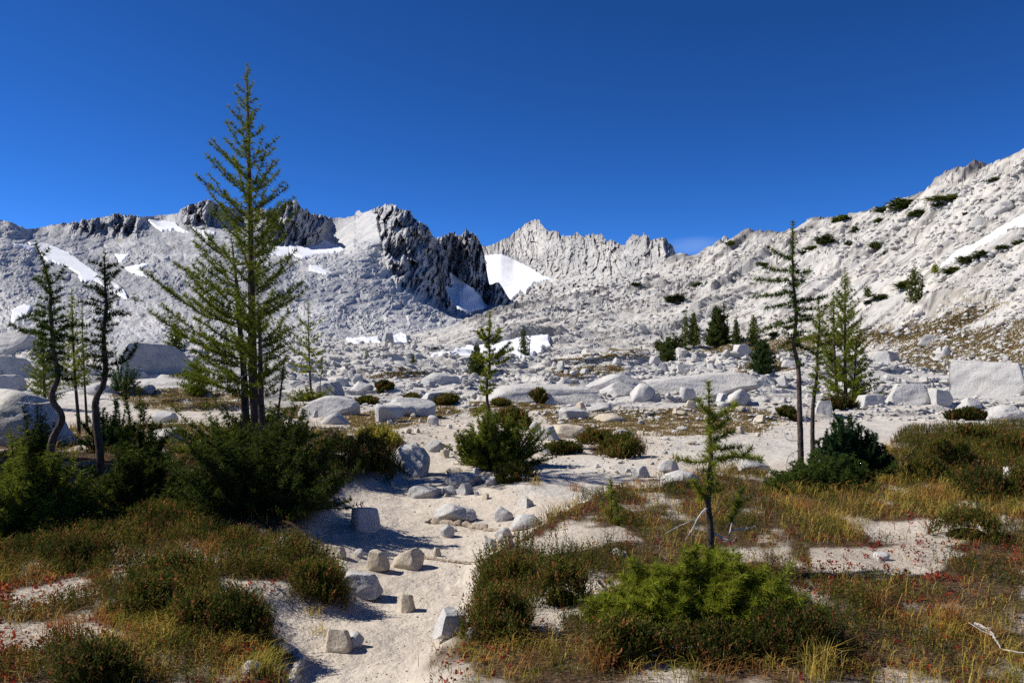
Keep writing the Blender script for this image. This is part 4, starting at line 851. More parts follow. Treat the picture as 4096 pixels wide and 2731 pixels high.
def W(px, py, D, dy=0.): D2 = D + dy; return np.array([(px - HX) / F * D2, D2, EYE + (HY - py) / F * D2])
def conifer(name, label, trunk, D, r0=.06, env=None, n=0, limbs=(), rise=(.8, .15), twig=.33, tw_gap=.05, nl=.035, nw=.0045, k=7, gap=.03, cols=LARCH, bark=None, group=None, cat="tree", seed=1,
            stems=(), dead=(), depth=1.0, top_tuft=True, bare=0.12, ground=True, tipdown=0., limb_r=.13, side=None):
    r = np.random.RandomState(seed); s = D / F; r0 = r0 * .62; twig = twig * 1.15; k = int(k * 1.5)
    if D > 15:
        Dn = place(trunk[0][0], trunk[0][1], dmin=8)[1]; f_ = Dn / D; D = Dn; s = D / F; nl, nw, gap, tw_gap, r0 = nl * f_, nw * f_, gap * f_, tw_gap * f_, r0 * f_; stems = [(q[0], q[1] * f_) + tuple(q[2:]) for q in stems]
    nl = nl * 1.4; nw = nw * 1.25; leaf = Acc(); wood = Acc(); bark = bark or M_BARK
    tp = np.array(trunk, float); wob = .0
    P = smooth_path(np.array([W(x, y, D) for x, y in trunk]), max(14, len(trunk) * 5))
    base = P[0].copy()
    if ground:
        g = float(gz(np.array([base[0]]), np.array([base[1]]))[0]); base[2] = min(g, base[2])
        P = np.concatenate([[[P[0][0], P[0][1], base[2] - .05]], P])
    t = np.linspace(0, 1, len(P)); tube(wood, P, r0 * (1 - t) ** .8 + .15 * r0 * (1 - t) + .0025 + .1 * s * (1 - t), 8, rough=.07, seed=seed)
    allst = [(tp, P)]
    for st in stems:
        q = np.array(st[0], float); Q = smooth_path(np.array([W(x, y, D, st[2] if len(st) > 2 else 0) for x, y in st[0]]), max(12, len(q) * 4)); t = np.linspace(0, 1, len(Q)); tube(wood, Q, st[1] * (1 - t) ** .8 + .003, 7, rough=.06, seed=seed + 3); allst.append((q, Q))
    LB = []
    def onstem(i, y):
        q, Q = allst[i]; yy = HY - (Q[:, 2] - EYE) * F / Q[:, 1]; o = np.argsort(yy); return np.array([np.interp(y, yy[o], Q[o, c]) for c in range(3)])
    if env is not None:
        E = np.array(env, float); ys = E[:, 0]; y0, y1 = ys[0], ys[-1]
        tops = [HY - (Q[-1, 2] - EYE) * F / Q[-1, 1] for q, Q in allst]
        for i in range(n):
            f = (i + r.rand()) / n; f = f ** .93; y = y0 + (y1 - y0) * f; ph = i * 2.399 + r.uniform(-.4, .4)
            Ll = np.interp(y, ys, E[:, 1]); Lr = np.interp(y, ys, E[:, 2]); c = math.cos(ph); av = (Ll + Lr) / 2 * depth
            Lx = (Lr if c > 0 else Ll) * r.uniform(.58, 1.10); rs = rise[0] + (rise[1] - rise[0]) * f
            reach = math.hypot(Lx * c, av * math.sin(ph) * .95); rp = rs * reach * r.uniform(.8, 1.15); yb = min(y + rp, ys[-1] + 20)
            ok = [j for j in range(len(allst)) if tops[j] < yb - 2]; ok = ok or [0]
            if len(ok) > 1:
                ok.sort(key=lambda j: abs(onstem(j, yb)[0] - (onstem(0, yb)[0] + Lx * c * s * .4))); j = ok[0] if r.rand() < .65 else ok[r.randint(len(ok))]
            else: j = ok[0]
            A = onstem(j, yb); A0 = onstem(0, yb); X1 = A0[0] + Lx * c * s; Y1 = A0[1] + av * math.sin(ph) * s
            u = np.linspace(0, 1, 9)[:, None]; Bp = np.array([X1, Y1, A[2] + rp * s])
            Lb = A + (Bp - A) * u; Lb[:, 2] = A[2] + (rp * s) * (u[:, 0] ** 1.45) - tipdown * reach * s * np.sin(u[:, 0] * np.pi) * .5
            Lb += r.normal(size=Lb.shape) * reach * s * .012 * u * np.array([1, 1, .8]); LB.append((Lb, reach * s))
    for lb in limbs:
        pts = [W(x, y, D) for x, y in lb]; dd = r.uniform(-.35, .35) * np.linalg.norm(pts[-1] - pts[0])
        pts = np.array(pts); pts[:, 1] += np.linspace(0, 1, len(pts)) * dd; Lb = smooth_path(pts, 10); LB.append((Lb, np.linalg.norm(Lb[-1] - Lb[0])))
    for Lb, Ln in LB:
        uu = np.linspace(0, 1, len(Lb)); tube(wood, Lb, (limb_r * r0 * min(1, Ln / (60 * s)) + .0018 + .05 * s) * (1 - uu * .85), 5)
        Q, T = sample(Lb, gap, bare, r); needles(leaf, Q, T, r, k, nl, nw, cols)
        if twig > 0:
            m = int(Ln * (1 - bare) / tw_gap)
            for q in range(m):
                u = bare + (1 - bare) * (q + r.rand()) / m; A = np.array([np.interp(u, uu, Lb[:, c]) for c in range(3)]); dr = Lb[min(len(Lb) - 1, int(u * (len(Lb) - 1)) + 1)] - Lb[int(u * (len(Lb) - 1))] if u < .99 else Lb[-1] - Lb[-2]
                dr = dr / (np.linalg.norm(dr) + 1e-9); sd = np.cross(dr, [0, 0, 1]); sd /= np.linalg.norm(sd) + 1e-9
                l = Ln * twig * (1.05 - u) ** .7 * r.uniform(.35, 1.0); d = dr * r.uniform(.4, 1.0) + sd * (1 if q % 2 else -1) * r.uniform(.5, 1.1) + np.array([0, 0, r.uniform(-.35, .45)])
                d /= np.linalg.norm(d); v = np.linspace(0, 1, 4)[:, None]; Tw = A + d * l * v + np.array([0, 0, 1]) * l * .18 * v ** 2
                if s < .03: tube(wood, Tw, np.linspace(.0022, .001, 4), 3)
                Q, T = sample(Tw, gap, 0, r); needles(leaf, Q, T, r, k, nl, nw, cols)
    if top_tuft:
        for q, Q_ in allst:
            Q, T = sample(Q_[int(len(Q_) * .62):], gap, 0, r); needles(leaf, Q, T, r, k, nl, nw, cols)
    e = bpy.data.objects.new(name, None); COL.objects.link(e); e.location = base; e.empty_display_size = .2; tag(e, label, cat, group)
    link("trunk", wood.mesh("trunk", bark, origin=base), e)
    if leaf.n: link("crown", leaf.mesh("crown", M_LEAF, False, origin=base), e)
    for dl in dead:
        a = Acc(); pts = np.array([W(x, y, D) for x, y in dl[0]]); pts[:, 1] += np.linspace(0, 1, len(pts)) * (dl[2] if len(dl) > 2 else .05); Lb = smooth_path(pts, 12); u = np.linspace(0, 1, len(Lb)); tube(a, Lb, dl[1] * (1 - .75 * u), 6, rough=.12, seed=seed)
        for q in range(int(3 + 6 * r.rand())):
            i = r.randint(3, len(Lb)); l = dl[1] * r.uniform(5, 11); d = r.normal(size=3); d /= np.linalg.norm(d); tube(a, np.array([Lb[i], Lb[i] + d * l * .5, Lb[i] + d * l + [0, 0, l * .2]]), [dl[1] * .3, dl[1] * .2, dl[1] * .1], 4)
        link("dead_branch", a.mesh("dead_branch", M_DEAD, origin=base), e)
    return e
def bush(name, label, bb, D=None, depth=1.0, stems=90, twigs=7, tl=.25, nl=.035, nw=.005, k=7, gap=.028, cols=LARCH, seed=1, group=None, cat="shrub", dome=.75, up=.35, shape=None, off=0.35, base_w=.4, bark=None, core=.25):
    """dense low conifer shrub filling a pixel box (x0,y0,x1,y1)"""
    r = np.random.RandomState(seed); x0, y0, x1, y1 = bb; cx = (x0 + x1) / 2
    if D is None: D = place(cx, y1)[1]
    s = D / F; a = (x1 - x0) / 2 * s * 1.12; Yc = D + a * depth * off * 1.0; X0 = (cx - HX) / F * Yc; g = float(gz(np.array([X0]), np.array([Yc]))[0])
    ztop = EYE + (HY - y0) / F * Yc; h = max(ztop - g, .05); base = np.array([X0, Yc, g]); a = a * Yc / D
    nl = nl * 1.25; nw = nw * 1.25; k = int(k * 1.3); leaf = Acc(); wood = Acc()
    for i in range(stems):
        ph = r.uniform(0, 2 * np.pi); el = math.asin(min(1, r.rand() ** dome)); R = r.uniform(.66, 1.0) * (1 + .22 * math.sin(ph * 3 + seed) + .16 * math.sin(ph * 5 + 2.3 * seed + el * 3)) * (1.18 if r.rand() < .12 else 1)
        tip = np.array([math.cos(ph) * math.cos(el) * a, math.sin(ph) * math.cos(el) * a * depth, math.sin(el) * h]) * R
        if shape is not None: tip[2] = min(tip[2], h * shape(tip[0] / a) * r.uniform(.8, 1.05)); 
        tip[2] = max(tip[2], .06 * h)
        st = tip * np.array([base_w, base_w, 0]) * r.uniform(.2, 1)
        gx = base + tip; gg = float(np.interp(0, [0], [0]))
        u = np.linspace(0, 1, 7)[:, None]; mid = (st + tip) / 2 + np.array([0, 0, -up * .3 * h]) * (1 - math.sin(el)); P = (1 - u) ** 2 * st + 2 * u * (1 - u) * mid + u ** 2 * tip; P = P + r.normal(size=P.shape) * .02 * a * u
        P[:, 2] = np.maximum(P[:, 2], .02)
        P += base; L = np.linalg.norm(tip - st)
        tube(wood, P, np.linspace(.010, .002, 7) * min(1.2, h / .5 + .3), 4)
        Q, T = sample(P, gap, core, r); needles(leaf, Q, T, r, k, nl, nw, cols)
        for q in range(twigs):
            v = r.uniform(core, .98); A = np.array([np.interp(v, u[:, 0], P[:, c]) for c in range(3)]); d = (P[-1] - P[-3]); d /= np.linalg.norm(d) + 1e-9
            d = d * .8 + r.normal(size=3) * .55 + np.array([0, 0, .25]); d /= np.linalg.norm(d); l = tl * L * r.uniform(.4, 1) * (1.15 - v * .5); vv = np.linspace(0, 1, 4)[:, None]
            Tw = A + d * l * vv + np.array([0, 0, .15 * l]) * vv ** 2; Tw[:, 2] = np.maximum(Tw[:, 2], base[2] + .015); Q, T = sample(Tw, gap, 0, r); needles(leaf, Q, T, r, k, nl, nw, cols)
            if s < .02: tube(wood, Tw, [.0025, .002, .0015, .001], 3)
    e = bpy.data.objects.new(name, None); COL.objects.link(e); e.location = base; e.empty_display_size = .2; tag(e, label, cat, group)
    link("stems", wood.mesh("stems", bark or M_BARKD, origin=base), e); link("crown", leaf.mesh("crown", M_LEAF, False, origin=base), e); return e
def copy_tree(o, loc, rz, sc, label, group, cat=None):
    c = o.copy(); COL.objects.link(c); c.location = loc; c.rotation_euler = (0, 0, rz); c.scale = (sc[0], sc[0], sc[1]) if isinstance(sc, tuple) else (sc,) * 3
    c['label'] = label
    if group: c['group'] = group
    if cat: c['category'] = cat
    for ch in o.children:
        d = ch.copy(); COL.objects.link(d); d.parent = c
    return c

def build_trees():
    # the tall larch that rules the picture
    E = [(70, 3, 4), (77, 6, 7), (90, 17, 8), (104, 24, 15), (113, 30, 22), (127, 34, 30), (134, 40, 36), (153, 52, 36), (164, 53, 43), (180, 56, 40), (187, 56, 50), (210, 56, 53), (230, 58, 52), (250, 72, 54), (262, 84, 54), (276, 90, 56), (302, 98, 55), (320, 94, 47), (345, 84, 42), (360, 80, 38), (378, 66, 32), (392, 34, 24)]
    conifer("tall_larch", "tallest green larch with several dark trunks, rising from a dark thicket at left", [(259, 452), (257, 425), (255, 405), (253, 384), (252, 326), (251, 263), (250, 200), (248.5, 140), (247.5, 100), (247, 62)], 9.8, r0=.085, env=E, n=128,
            limbs=[[(252, 372), (225, 384), (195, 380), (160, 376)], [(252, 352), (215, 345), (180, 325), (150, 303)], [(247, 325), (210, 318), (175, 290), (157, 272)], [(247, 300), (215, 290), (185, 272), (165, 261)]], rise=(.95, .28), twig=.31, tw_gap=.06, nl=.042, nw=.0068, k=7, gap=.032, seed=11,
            stems=[([(247, 450), (245, 403), (244.5, 377), (239, 320), (238, 295), (235, 268), (231, 235)], .055, .15), ([(263, 452), (261, 409), (260, 339), (258, 300)], .05, -.2), ([(274, 460), (277, 420), (281, 390), (284, 360)], .022, -.1)],
            dead=[([(250, 370), (238, 380), (222, 392), (213, 402)], .010), ([(249, 380), (240, 392), (236, 404)], .008), ([(262, 405), (272, 412), (290, 420), (305, 424)], .010)])
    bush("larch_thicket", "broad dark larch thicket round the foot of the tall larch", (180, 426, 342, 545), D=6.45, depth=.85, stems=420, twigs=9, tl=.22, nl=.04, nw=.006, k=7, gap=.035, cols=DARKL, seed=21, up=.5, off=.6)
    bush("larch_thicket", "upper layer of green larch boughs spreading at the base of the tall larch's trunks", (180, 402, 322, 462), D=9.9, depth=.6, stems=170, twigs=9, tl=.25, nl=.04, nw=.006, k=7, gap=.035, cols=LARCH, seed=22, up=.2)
    # crooked dark larches at the left
    conifer("crooked_larch", "crooked dark larch with a wavy pale trunk at the left, its top forked", [(51, 475), (51, 445), (55, 432), (63, 421), (62, 413), (51, 400), (52, 390), (58, 381), (58, 368), (52.6, 352), (52.6, 333), (50, 309), (51, 293), (48.6, 282), (42, 257), (35, 243)], 7.6, r0=.05, n=46,
            env=[(262, 7, 8), (285, 12, 12), (300, 14, 14), (320, 24, 22), (340, 24, 20), (360, 16, 14), (380, 9, 9)], limbs=[[(42, 257), (45, 252), (48, 248)], [(48, 284), (40, 281), (30, 278)], [(51, 284), (60, 277), (66, 266)], [(51, 317), (32, 314), (17, 320)], [(52, 335), (34, 333), (16, 324)], [(53, 327), (68, 325), (86, 325)], [(53, 333), (66, 336), (78, 341)], [(57, 372), (66, 379), (76, 378)]],
            rise=(.5, -.05), twig=.35, tw_gap=.05, nl=.036, nw=.005, k=9, gap=.018, cols=[(.035, .062, .012), (.075, .11, .02), (.13, .12, .03)], bark=M_BARK, seed=31, dead=[([(51, 402), (35, 404), (15, 402)], .009), ([(52, 395), (68, 390), (84, 388)], .007)])
    conifer("crooked_larch", "crooked blackish larch with an upcurved lower arm, right of the forked one at left", [(100, 450), (96, 421), (95, 397), (103.6, 386), (106, 368), (103.6, 343), (103.6, 327), (107, 309), (105, 285), (104.4, 266), (105, 252)], 7.9, r0=.05, n=44,
            env=[(262, 6, 7), (290, 14, 12), (310, 16, 13), (330, 12, 12), (345, 16, 10), (365, 13, 10), (380, 8, 8)], limbs=[[(104, 266), (98, 264), (92, 261)], [(104, 268), (111, 266), (118, 263)], [(105, 281), (112, 275), (119, 266)], [(107, 294), (114, 292), (120, 290)], [(104, 292), (94, 288), (84, 285)], [(102, 306), (92, 304), (81, 301)], [(110, 316), (120, 314), (131, 314)], [(102, 346), (91, 342), (80, 339)], [(104, 356), (92, 356), (85, 355)], [(105, 369), (95, 368), (86, 365)], [(107, 365), (121, 363), (131, 352), (132, 343)], [(120, 363), (122, 354), (126, 349)]],
            rise=(.5, 0), twig=.35, tw_gap=.05, nl=.034, nw=.005, k=9, gap=.018, cols=[(.018, .032, .009), (.040, .058, .014), (.07, .07, .02)], bark=M_BARKD, seed=32, dead=[([(96, 400), (104, 398), (112, 401)], .007)])
    # lighter slim larches behind them
    ex = lambda yt, yb, w, l=None: [(yt + 3, 1.5, 1.5), (yt + (yb - yt) * .35, w * .5, w * .5), (yt + (yb - yt) * .7, w, w), (yb, w * .8, w * .8)]
    conifer("slim_larch", "slim yellow-green larch standing between the two crooked dark larches", [(79, 425), (75, 380), (73, 340), (71.5, 288)], 12.5, r0=.035, n=70, env=ex(290, 385, 19), rise=(.8, .2), nl=.045, nw=.008, k=6, gap=.045, tw_gap=.08, cols=LARCHB, seed=33)
    conifer("slim_larch", "thin bare-stemmed larch sapling close beside the yellow-green slim larch", [(87, 425), (85, 390), (83, 350), (82, 300)], 13.0, r0=.025, n=40, env=ex(304, 380, 12), rise=(.7, .1), nl=.045, nw=.008, k=5, gap=.05, tw_gap=.1, cols=LARCH, seed=34)
    conifer("bushy_larch", "bushy olive larch behind the wavy trunk at the far left", [(45, 408), (44, 370), (42, 325)], 16, r0=.04, n=90, env=[(328, 3, 3), (345, 9, 9), (365, 17, 14), (385, 20, 16), (402, 20, 17)], rise=(.8, .3), nl=.05, nw=.011, k=6, gap=.05, tw_gap=.09, cols=LARCH, seed=35)
    conifer("slim_larch", "small pale larch behind the crooked dark larch with the arm", [(88, 330), (88, 285)], 55, r0=.08, n=50, env=ex(288, 328, 8), nl=.16, nw=.05, k=5, gap=.18, tw_gap=.3, cols=FARL, seed=36, group="distant larches left of the tall larch")
    conifer("slim_larch", "distant spindly larch left of the wavy-trunked larch top", [(34, 330), (33, 290)], 60, r0=.07, n=46, env=ex(292, 328, 6), nl=.16, nw=.05, k=5, gap=.2, tw_gap=.3, cols=FARL, seed=37, group="distant larches left of the tall larch")
    conifer("slim_larch", "distant spindly larch just behind the wavy-trunked larch", [(43, 330), (43, 287)], 62, r0=.07, n=46, env=ex(290, 328, 6), nl=.16, nw=.05, k=5, gap=.2, tw_gap=.3, cols=FARL, seed=38, group="distant larches left of the tall larch")
    conifer("dark_spruce", "dark distant conifer cut by the left picture edge", [(2, 334), (2, 276)], 60, r0=.10, n=70, env=ex(279, 332, 9), nl=.16, nw=.05, k=6, gap=.16, tw_gap=.25, cols=FARD, seed=39, group="distant larches left of the tall larch")
    conifer("dark_spruce", "dark slim distant conifer second from the left picture edge", [(11, 334), (11, 289)], 60, r0=.08, n=60, env=ex(291, 332, 7), nl=.16, nw=.05, k=6, gap=.16, tw_gap=.25, cols=FARD, seed=40, group="distant larches left of the tall larch")
    conifer("twin_larch", "twin-trunked distant larch left of the tall larch, above the big shaded boulder", [(135, 337), (135, 315), (134, 293)], 50, r0=.09, n=60, env=[(296, 2, 3), (310, 8, 12), (322, 13, 16), (335, 12, 20)], stems=[([(140, 337), (142, 298)], .07), ([(148, 338), (150, 322)], .05)], rise=(.7, .3), nl=.13, nw=.04, k=6, gap=.14, tw_gap=.25, cols=FARL, seed=41)
    conifer("young_larch", "young soft green larch behind the left boughs of the tall larch", [(176, 350), (175, 319)], 42, r0=.06, n=56, env=[(321, 2, 2), (330, 8, 8), (342, 12, 11), (349, 10, 9)], nl=.12, nw=.035, k=6, gap=.12, tw_gap=.2, cols=FARL, seed=42)
    conifer("young_larch", "young bushy larch on the turf left of the tall larch's trunks", [(197, 395), (197, 356)], 24, r0=.045, n=80, env=[(358, 5, 5), (370, 15, 14), (382, 20, 17), (392, 16, 14)], rise=(.6, .2), nl=.07, nw=.016, k=6, gap=.07, tw_gap=.12, cols=LARCH, seed=43)
    bush("fir_bush", "dark fir bush in front of the big shaded boulder at left", (105, 356, 140, 394), depth=.9, stems=70, twigs=6, nl=.06, nw=.015, k=6, gap=.06, cols=FIR, seed=44, dome=1.1)
    # thin drooping larch right of the tall one
    conifer("thin_larch", "thin young larch with sparse upcurved branches right of the tall larch", [(312, 398), (310, 380), (309, 350), (308.5, 330), (308, 299)], 20.5, r0=.04, n=22, env=[(318, 5, 6), (332, 12, 12), (345, 15, 14), (362, 18, 14), (372, 14, 10)],
            limbs=[[(308, 325), (302, 323), (296, 315)], [(309, 326), (316, 324), (323, 317)], [(309, 338), (300, 338), (291, 331)], [(309, 340), (318, 338), (325, 332)], [(309, 354), (298, 352), (288, 346)], [(309, 355), (318, 353), (325, 349)], [(310, 367), (298, 366), (287, 360)], [(310, 370), (299, 373), (290, 368)]], rise=(.4, .1), twig=.25, tw_gap=.1, nl=.05, nw=.012, k=6, gap=.035, cols=LARCHB, seed=45, tipdown=.25)
    conifer("thin_larch", "spindly half-bare sapling just right of the thin young larch", [(320, 398), (320, 382), (322, 370), (322.5, 352)], 20.8, r0=.018, n=14, env=[(354, 1, 1), (362, 8, 9), (376, 6, 6)], nl=.045, nw=.011, k=5, gap=.05, twig=.2, cols=LARCH, seed=46)
    bush("green_shrub", "low yellow-green larch shrub at the foot of the thin young larch", (284, 386, 336, 401), depth=.5, stems=60, twigs=5, nl=.06, nw=.013, k=6, gap=.06, cols=LARCHB, seed=47)
    # central small larch and its skirt
    conifer("small_larch", "small crooked larch with two raised arms growing out of a round bush in the centre", [(492, 440), (491, 424), (490, 410), (487, 403), (487, 391), (486.6, 379), (490, 370.6), (489.6, 357), (489, 348), (489, 330), (490, 312)], 12.4, r0=.042, n=26, env=[(322, 3, 3), (345, 7, 7), (365, 9, 9), (395, 6, 7)],
            limbs=[[(488, 343), (482, 338), (476, 330)], [(488, 341), (484, 335), (481, 328)], [(490, 343), (497, 336), (500, 328)], [(490, 345), (496, 342), (501, 336)], [(488, 364), (479, 361), (473, 356)], [(488, 362), (482, 357), (477, 353)], [(491, 360), (501, 351), (510.5, 342)], [(492, 361), (503, 353), (513.5, 348)], [(492, 365), (501, 362), (509, 358)], [(487, 393), (483, 390), (481, 388)], [(487, 391), (492, 389), (494, 387)], [(488, 404), (480, 410), (474, 416)]],
            rise=(.5, .2), twig=.28, tw_gap=.04, nl=.042, nw=.009, k=9, gap=.018, cols=LARCHB, bark=M_BARKD, seed=51, bare=.15)
    bush("larch_bush", "round dense larch bush in the centre beside the trail, under the small crooked larch", (451, 416, 540, 469), depth=.75, stems=380, twigs=9, tl=.2, nl=.034, nw=.006, k=7, gap=.028, cols=[(.11, .15, .016), (.22, .25, .032), (.32, .27, .05)], seed=52, up=.3, dome=.62)
    # far and mid-distance trees
    conifer("dark_spruce", "dark bushy spruce behind the small crooked larch in the centre", [(477, 374), (476, 342)], 62, r0=.12, n=90, env=[(344, 3, 3), (354, 7, 7), (364, 11, 11), (372, 12, 13)], rise=(.5, .2), nl=.13, nw=.05, k=6, gap=.12, tw_gap=.2, cols=FARD, seed=61)
    conifer("twin_larch", "slender twin larch standing against the snowfield in the centre", [(524, 357), (523, 327)], 95, r0=.12, n=60, env=[(329, 2, 2), (340, 6, 6), (350, 7, 6), (356, 6, 5)], stems=[([(529, 357), (530, 336)], .09)], nl=.2, nw=.07, k=6, gap=.2, tw_gap=.35, cols=FARD, seed=62)
    g = "trees at the foot of the granite slope"
    conifer("slim_larch", "left one of two thin larches at the foot of the granite slope", [(685, 348), (685, 312)], 100, r0=.12, n=60, env=[(315, 2, 2), (328, 5, 5), (345, 6, 5)], nl=.22, nw=.07, k=5, gap=.22, tw_gap=.35, cols=FARL, seed=63, group=g)
    conifer("slim_larch", "right denser one of two thin larches at the foot of the granite slope", [(694, 347), (693.5, 310)], 100, r0=.13, n=100, env=[(313, 2, 2), (325, 6, 6), (344, 8, 8)], nl=.22, nw=.08, k=6, gap=.2, tw_gap=.3, cols=FARL, seed=64, group=g)
    conifer("dark_spruce", "dark dense double-topped spruce at the foot of the granite slope", [(717, 345), (716, 305)], 100, r0=.16, n=150, env=[(307, 2, 3), (318, 7, 8), (330, 11, 12), (344, 15, 17)], stems=[([(724, 345), (724, 302)], .14), ([(727, 345), (727, 313)], .1)], rise=(.4, .1), nl=.22, nw=.09, k=7, gap=.18, tw_gap=.28, cols=FARD, seed=65, group=g)
    conifer("dark_spruce", "small pointed spruce right of the double-topped spruce", [(737, 345), (736, 317)], 100, r0=.09, n=70, env=[(319, 1, 1), (330, 4, 4), (343, 8, 8)], rise=(.2, .0), nl=.2, nw=.08, k=6, gap=.2, tw_gap=.3, cols=FARD, seed=66, group=g)
    conifer("slim_larch", "lone small larch on pale slabs right of the pointed spruce", [(754, 344), (753, 314)], 105, r0=.11, n=80, env=[(316, 2, 2), (327, 6, 6), (342, 8, 8)], nl=.22, nw=.08, k=5, gap=.22, tw_gap=.35, cols=FARL, seed=67, group=g)
    conifer("dark_spruce", "rounded bushy spruce standing left of the bare tall thin larch", [(762, 373), (761, 338)], 55, r0=.10, n=120, env=[(340, 5, 6), (350, 10, 11), (362, 14, 14), (371, 14, 13)], rise=(.5, .2), nl=.12, nw=.045, k=7, gap=.1, tw_gap=.18, cols=[(.034, .06, .02), (.07, .10, .03), (.1, .12, .03)], seed=68)
    conifer("dark_spruce", "small dark spruce below the bushes left of the thin larches", [(667, 361), (666, 340)], 75, r0=.09, n=70, env=[(342, 3, 3), (350, 8, 8), (359, 10, 10)], rise=(.3, .1), nl=.16, nw=.06, k=6, gap=.15, tw_gap=.22, cols=FARD, seed=69)
    bush("dwarf_conifer", "dark low conifer mat behind the small dark spruce", (652, 334, 688, 351), D=90, depth=.6, stems=70, twigs=6, nl=.22, nw=.08, k=6, gap=.2, cols=FARD, seed=70)
    conifer("dark_spruce", "tiny conifer seedling on the white slabs left of the central larch", [(413, 364), (413, 353)], 85, r0=.04, n=26, env=[(355, 1, 1), (362, 3, 3)], nl=.16, nw=.06, k=5, gap=.18, tw_gap=.3, cols=FARL, seed=171)
    conifer("dark_spruce", "tiny pale larch seedling far out on the slabs, left of the tiny conifer seedling", [(367, 358), (367, 346)], 100, r0=.04, n=22, env=[(348, 1, 1), (357, 3, 3)], nl=.18, nw=.06, k=4, gap=.25, tw_gap=.4, cols=LARCHB, seed=172)
    conifer("slope_larch", "larch on the right slope beside the dark shrub belt", [(916, 302), (914, 264)], 82, r0=.13, n=70, env=[(267, 3, 3), (280, 9, 7), (292, 10, 9), (300, 11, 10)], stems=[([(921, 302), (923, 275)], .09), ([(911, 302), (908, 276)], .08)], nl=.18, nw=.06, k=6, gap=.17, tw_gap=.3, cols=FARL, seed=71)
    conifer("slope_larch", "small pale larch on the right slope at the lower end of the snow strip", [(935, 275), (935, 262)], 92, r0=.07, n=40, env=[(264, 2, 2), (272, 5, 4)], nl=.18, nw=.06, k=5, gap=.2, tw_gap=.3, cols=LARCHB, seed=72)
    conifer("slope_larch", "tiny larch on the slope right of the bushy larch's crown", [(868, 297), (867, 285)], 88, r0=.06, n=40, env=[(287, 3, 3), (295, 4, 4)], nl=.18, nw=.06, k=5, gap=.2, tw_gap=.3, cols=FARL, seed=73)
    # bare-stemmed pair and the bushy larch on the right
    conifer("bare_larch", "tall thin larch with a long bare crooked stem and stubby boughs at right", [(801, 470), (800.5, 436), (799.7, 419), (799.5, 402), (799, 388), (799, 373), (797, 358), (793, 345), (796, 325), (796.5, 312), (795, 298), (793.5, 285), (792.5, 270), (792.5, 249), (793, 221)], 8.9, r0=.045, n=30, env=[(236, 3, 3), (262, 7, 6), (290, 9, 8), (315, 9, 9), (345, 10, 10), (368, 5, 6)],
            limbs=[[(792, 259), (780, 256), (769, 250)], [(793, 271), (780, 270), (767, 266)], [(794, 271), (803, 273), (812, 270)], [(792, 280), (775, 281), (757, 278)], [(794, 291), (775, 295), (756, 296)], [(796, 301), (782, 305), (767, 308)], [(796, 300), (810, 300), (825, 296)], [(796, 308), (804, 309), (812, 308)], [(796, 315), (806, 316), (815, 315)], [(795, 320), (778, 325), (759, 331)], [(796, 320), (806, 320), (815, 318)], [(794, 335), (788, 334), (783, 331)], [(794, 333), (800, 332), (806, 330)], [(793, 341), (785, 344), (777, 349)], [(794, 345), (805, 348), (816, 354)], [(799, 366), (803, 365), (806, 363)], [(793, 287), (798, 283), (803, 281)]],
            rise=(.3, .0), twig=.22, tw_gap=.05, nl=.036, nw=.006, k=8, gap=.016, cols=[(.06, .10, .014), (.12, .17, .024), (.2, .2, .04)], seed=81, bare=.05, dead=[([(800, 402), (806, 405), (812, 403)], .006), ([(800, 440), (786, 440), (786, 428)], .008), ([(801, 448), (788, 455), (788, 470)], .009)])
    conifer("bare_larch", "shorter dark-stemmed larch close right of the tall thin bare larch", [(813, 465), (812.5, 440), (812.5, 419), (813, 402), (817, 376), (817.5, 351), (819, 330), (820, 314), (818, 298)], 9.4, r0=.036, n=34, env=[(303, 7, 8), (320, 14, 15), (335, 14, 14), (350, 10, 9), (375, 8, 8), (395, 7, 8)],
            limbs=[[(819, 314), (830, 305), (840, 297)], [(818, 335), (808, 338), (800, 341)], [(818, 335), (828, 334), (836, 330)], [(818, 345), (826, 343), (832, 340)]], rise=(.4, 0), twig=.25, tw_gap=.06, nl=.036, nw=.006, k=8, gap=.02, cols=LARCH, bark=M_BARKD, seed=82, dead=[([(813, 405), (806, 412), (808, 425)], .008), ([(813, 400), (825, 398), (834, 396)], .006), ([(833, 430), (834, 412), (832, 400)], .007)])
    conifer("bushy_larch", "full green conical larch behind the two thin bare larches at right", [(846, 402), (845, 370), (845, 330), (845, 266)], 26, r0=.085, n=150, env=[(272, 3, 3), (285, 8, 8), (300, 20, 13), (315, 24, 18), (330, 26, 22), (350, 28, 26), (370, 28, 28), (388, 28, 36), (398, 26, 38)],
            stems=[([(838, 402), (834, 350), (833, 292)], .06), ([(853, 402), (857, 340)], .045)], rise=(1.0, .2), twig=.32, tw_gap=.11, nl=.065, nw=.016, k=7, gap=.06, cols=LARCH, seed=83)
    bush("fir_bush", "dense bluish-green fir bush at the foot of the two thin bare larches", (812, 412, 888, 488), D=8.6, depth=.8, stems=190, twigs=9, tl=.24, nl=.022, nw=.0075, k=10, gap=.014, cols=FIR, seed=84, dome=1.0, shape=lambda u: np.clip(1.05 - .75 * max(0, u) - .35 * max(0, -u), .15, 1))
    bush("larch_bush", "low spreading larch boughs left of the bluish fir bush", (764, 446, 866, 502), D=8.0, depth=.7, stems=170, twigs=8, tl=.25, nl=.034, nw=.006, k=8, gap=.026, cols=[(.045, .08, .014), (.09, .13, .022), (.15, .15, .03)], seed=85, up=.2, shape=lambda u: np.clip(.55 + .5 * min(u + .3, .5), .2, 1))
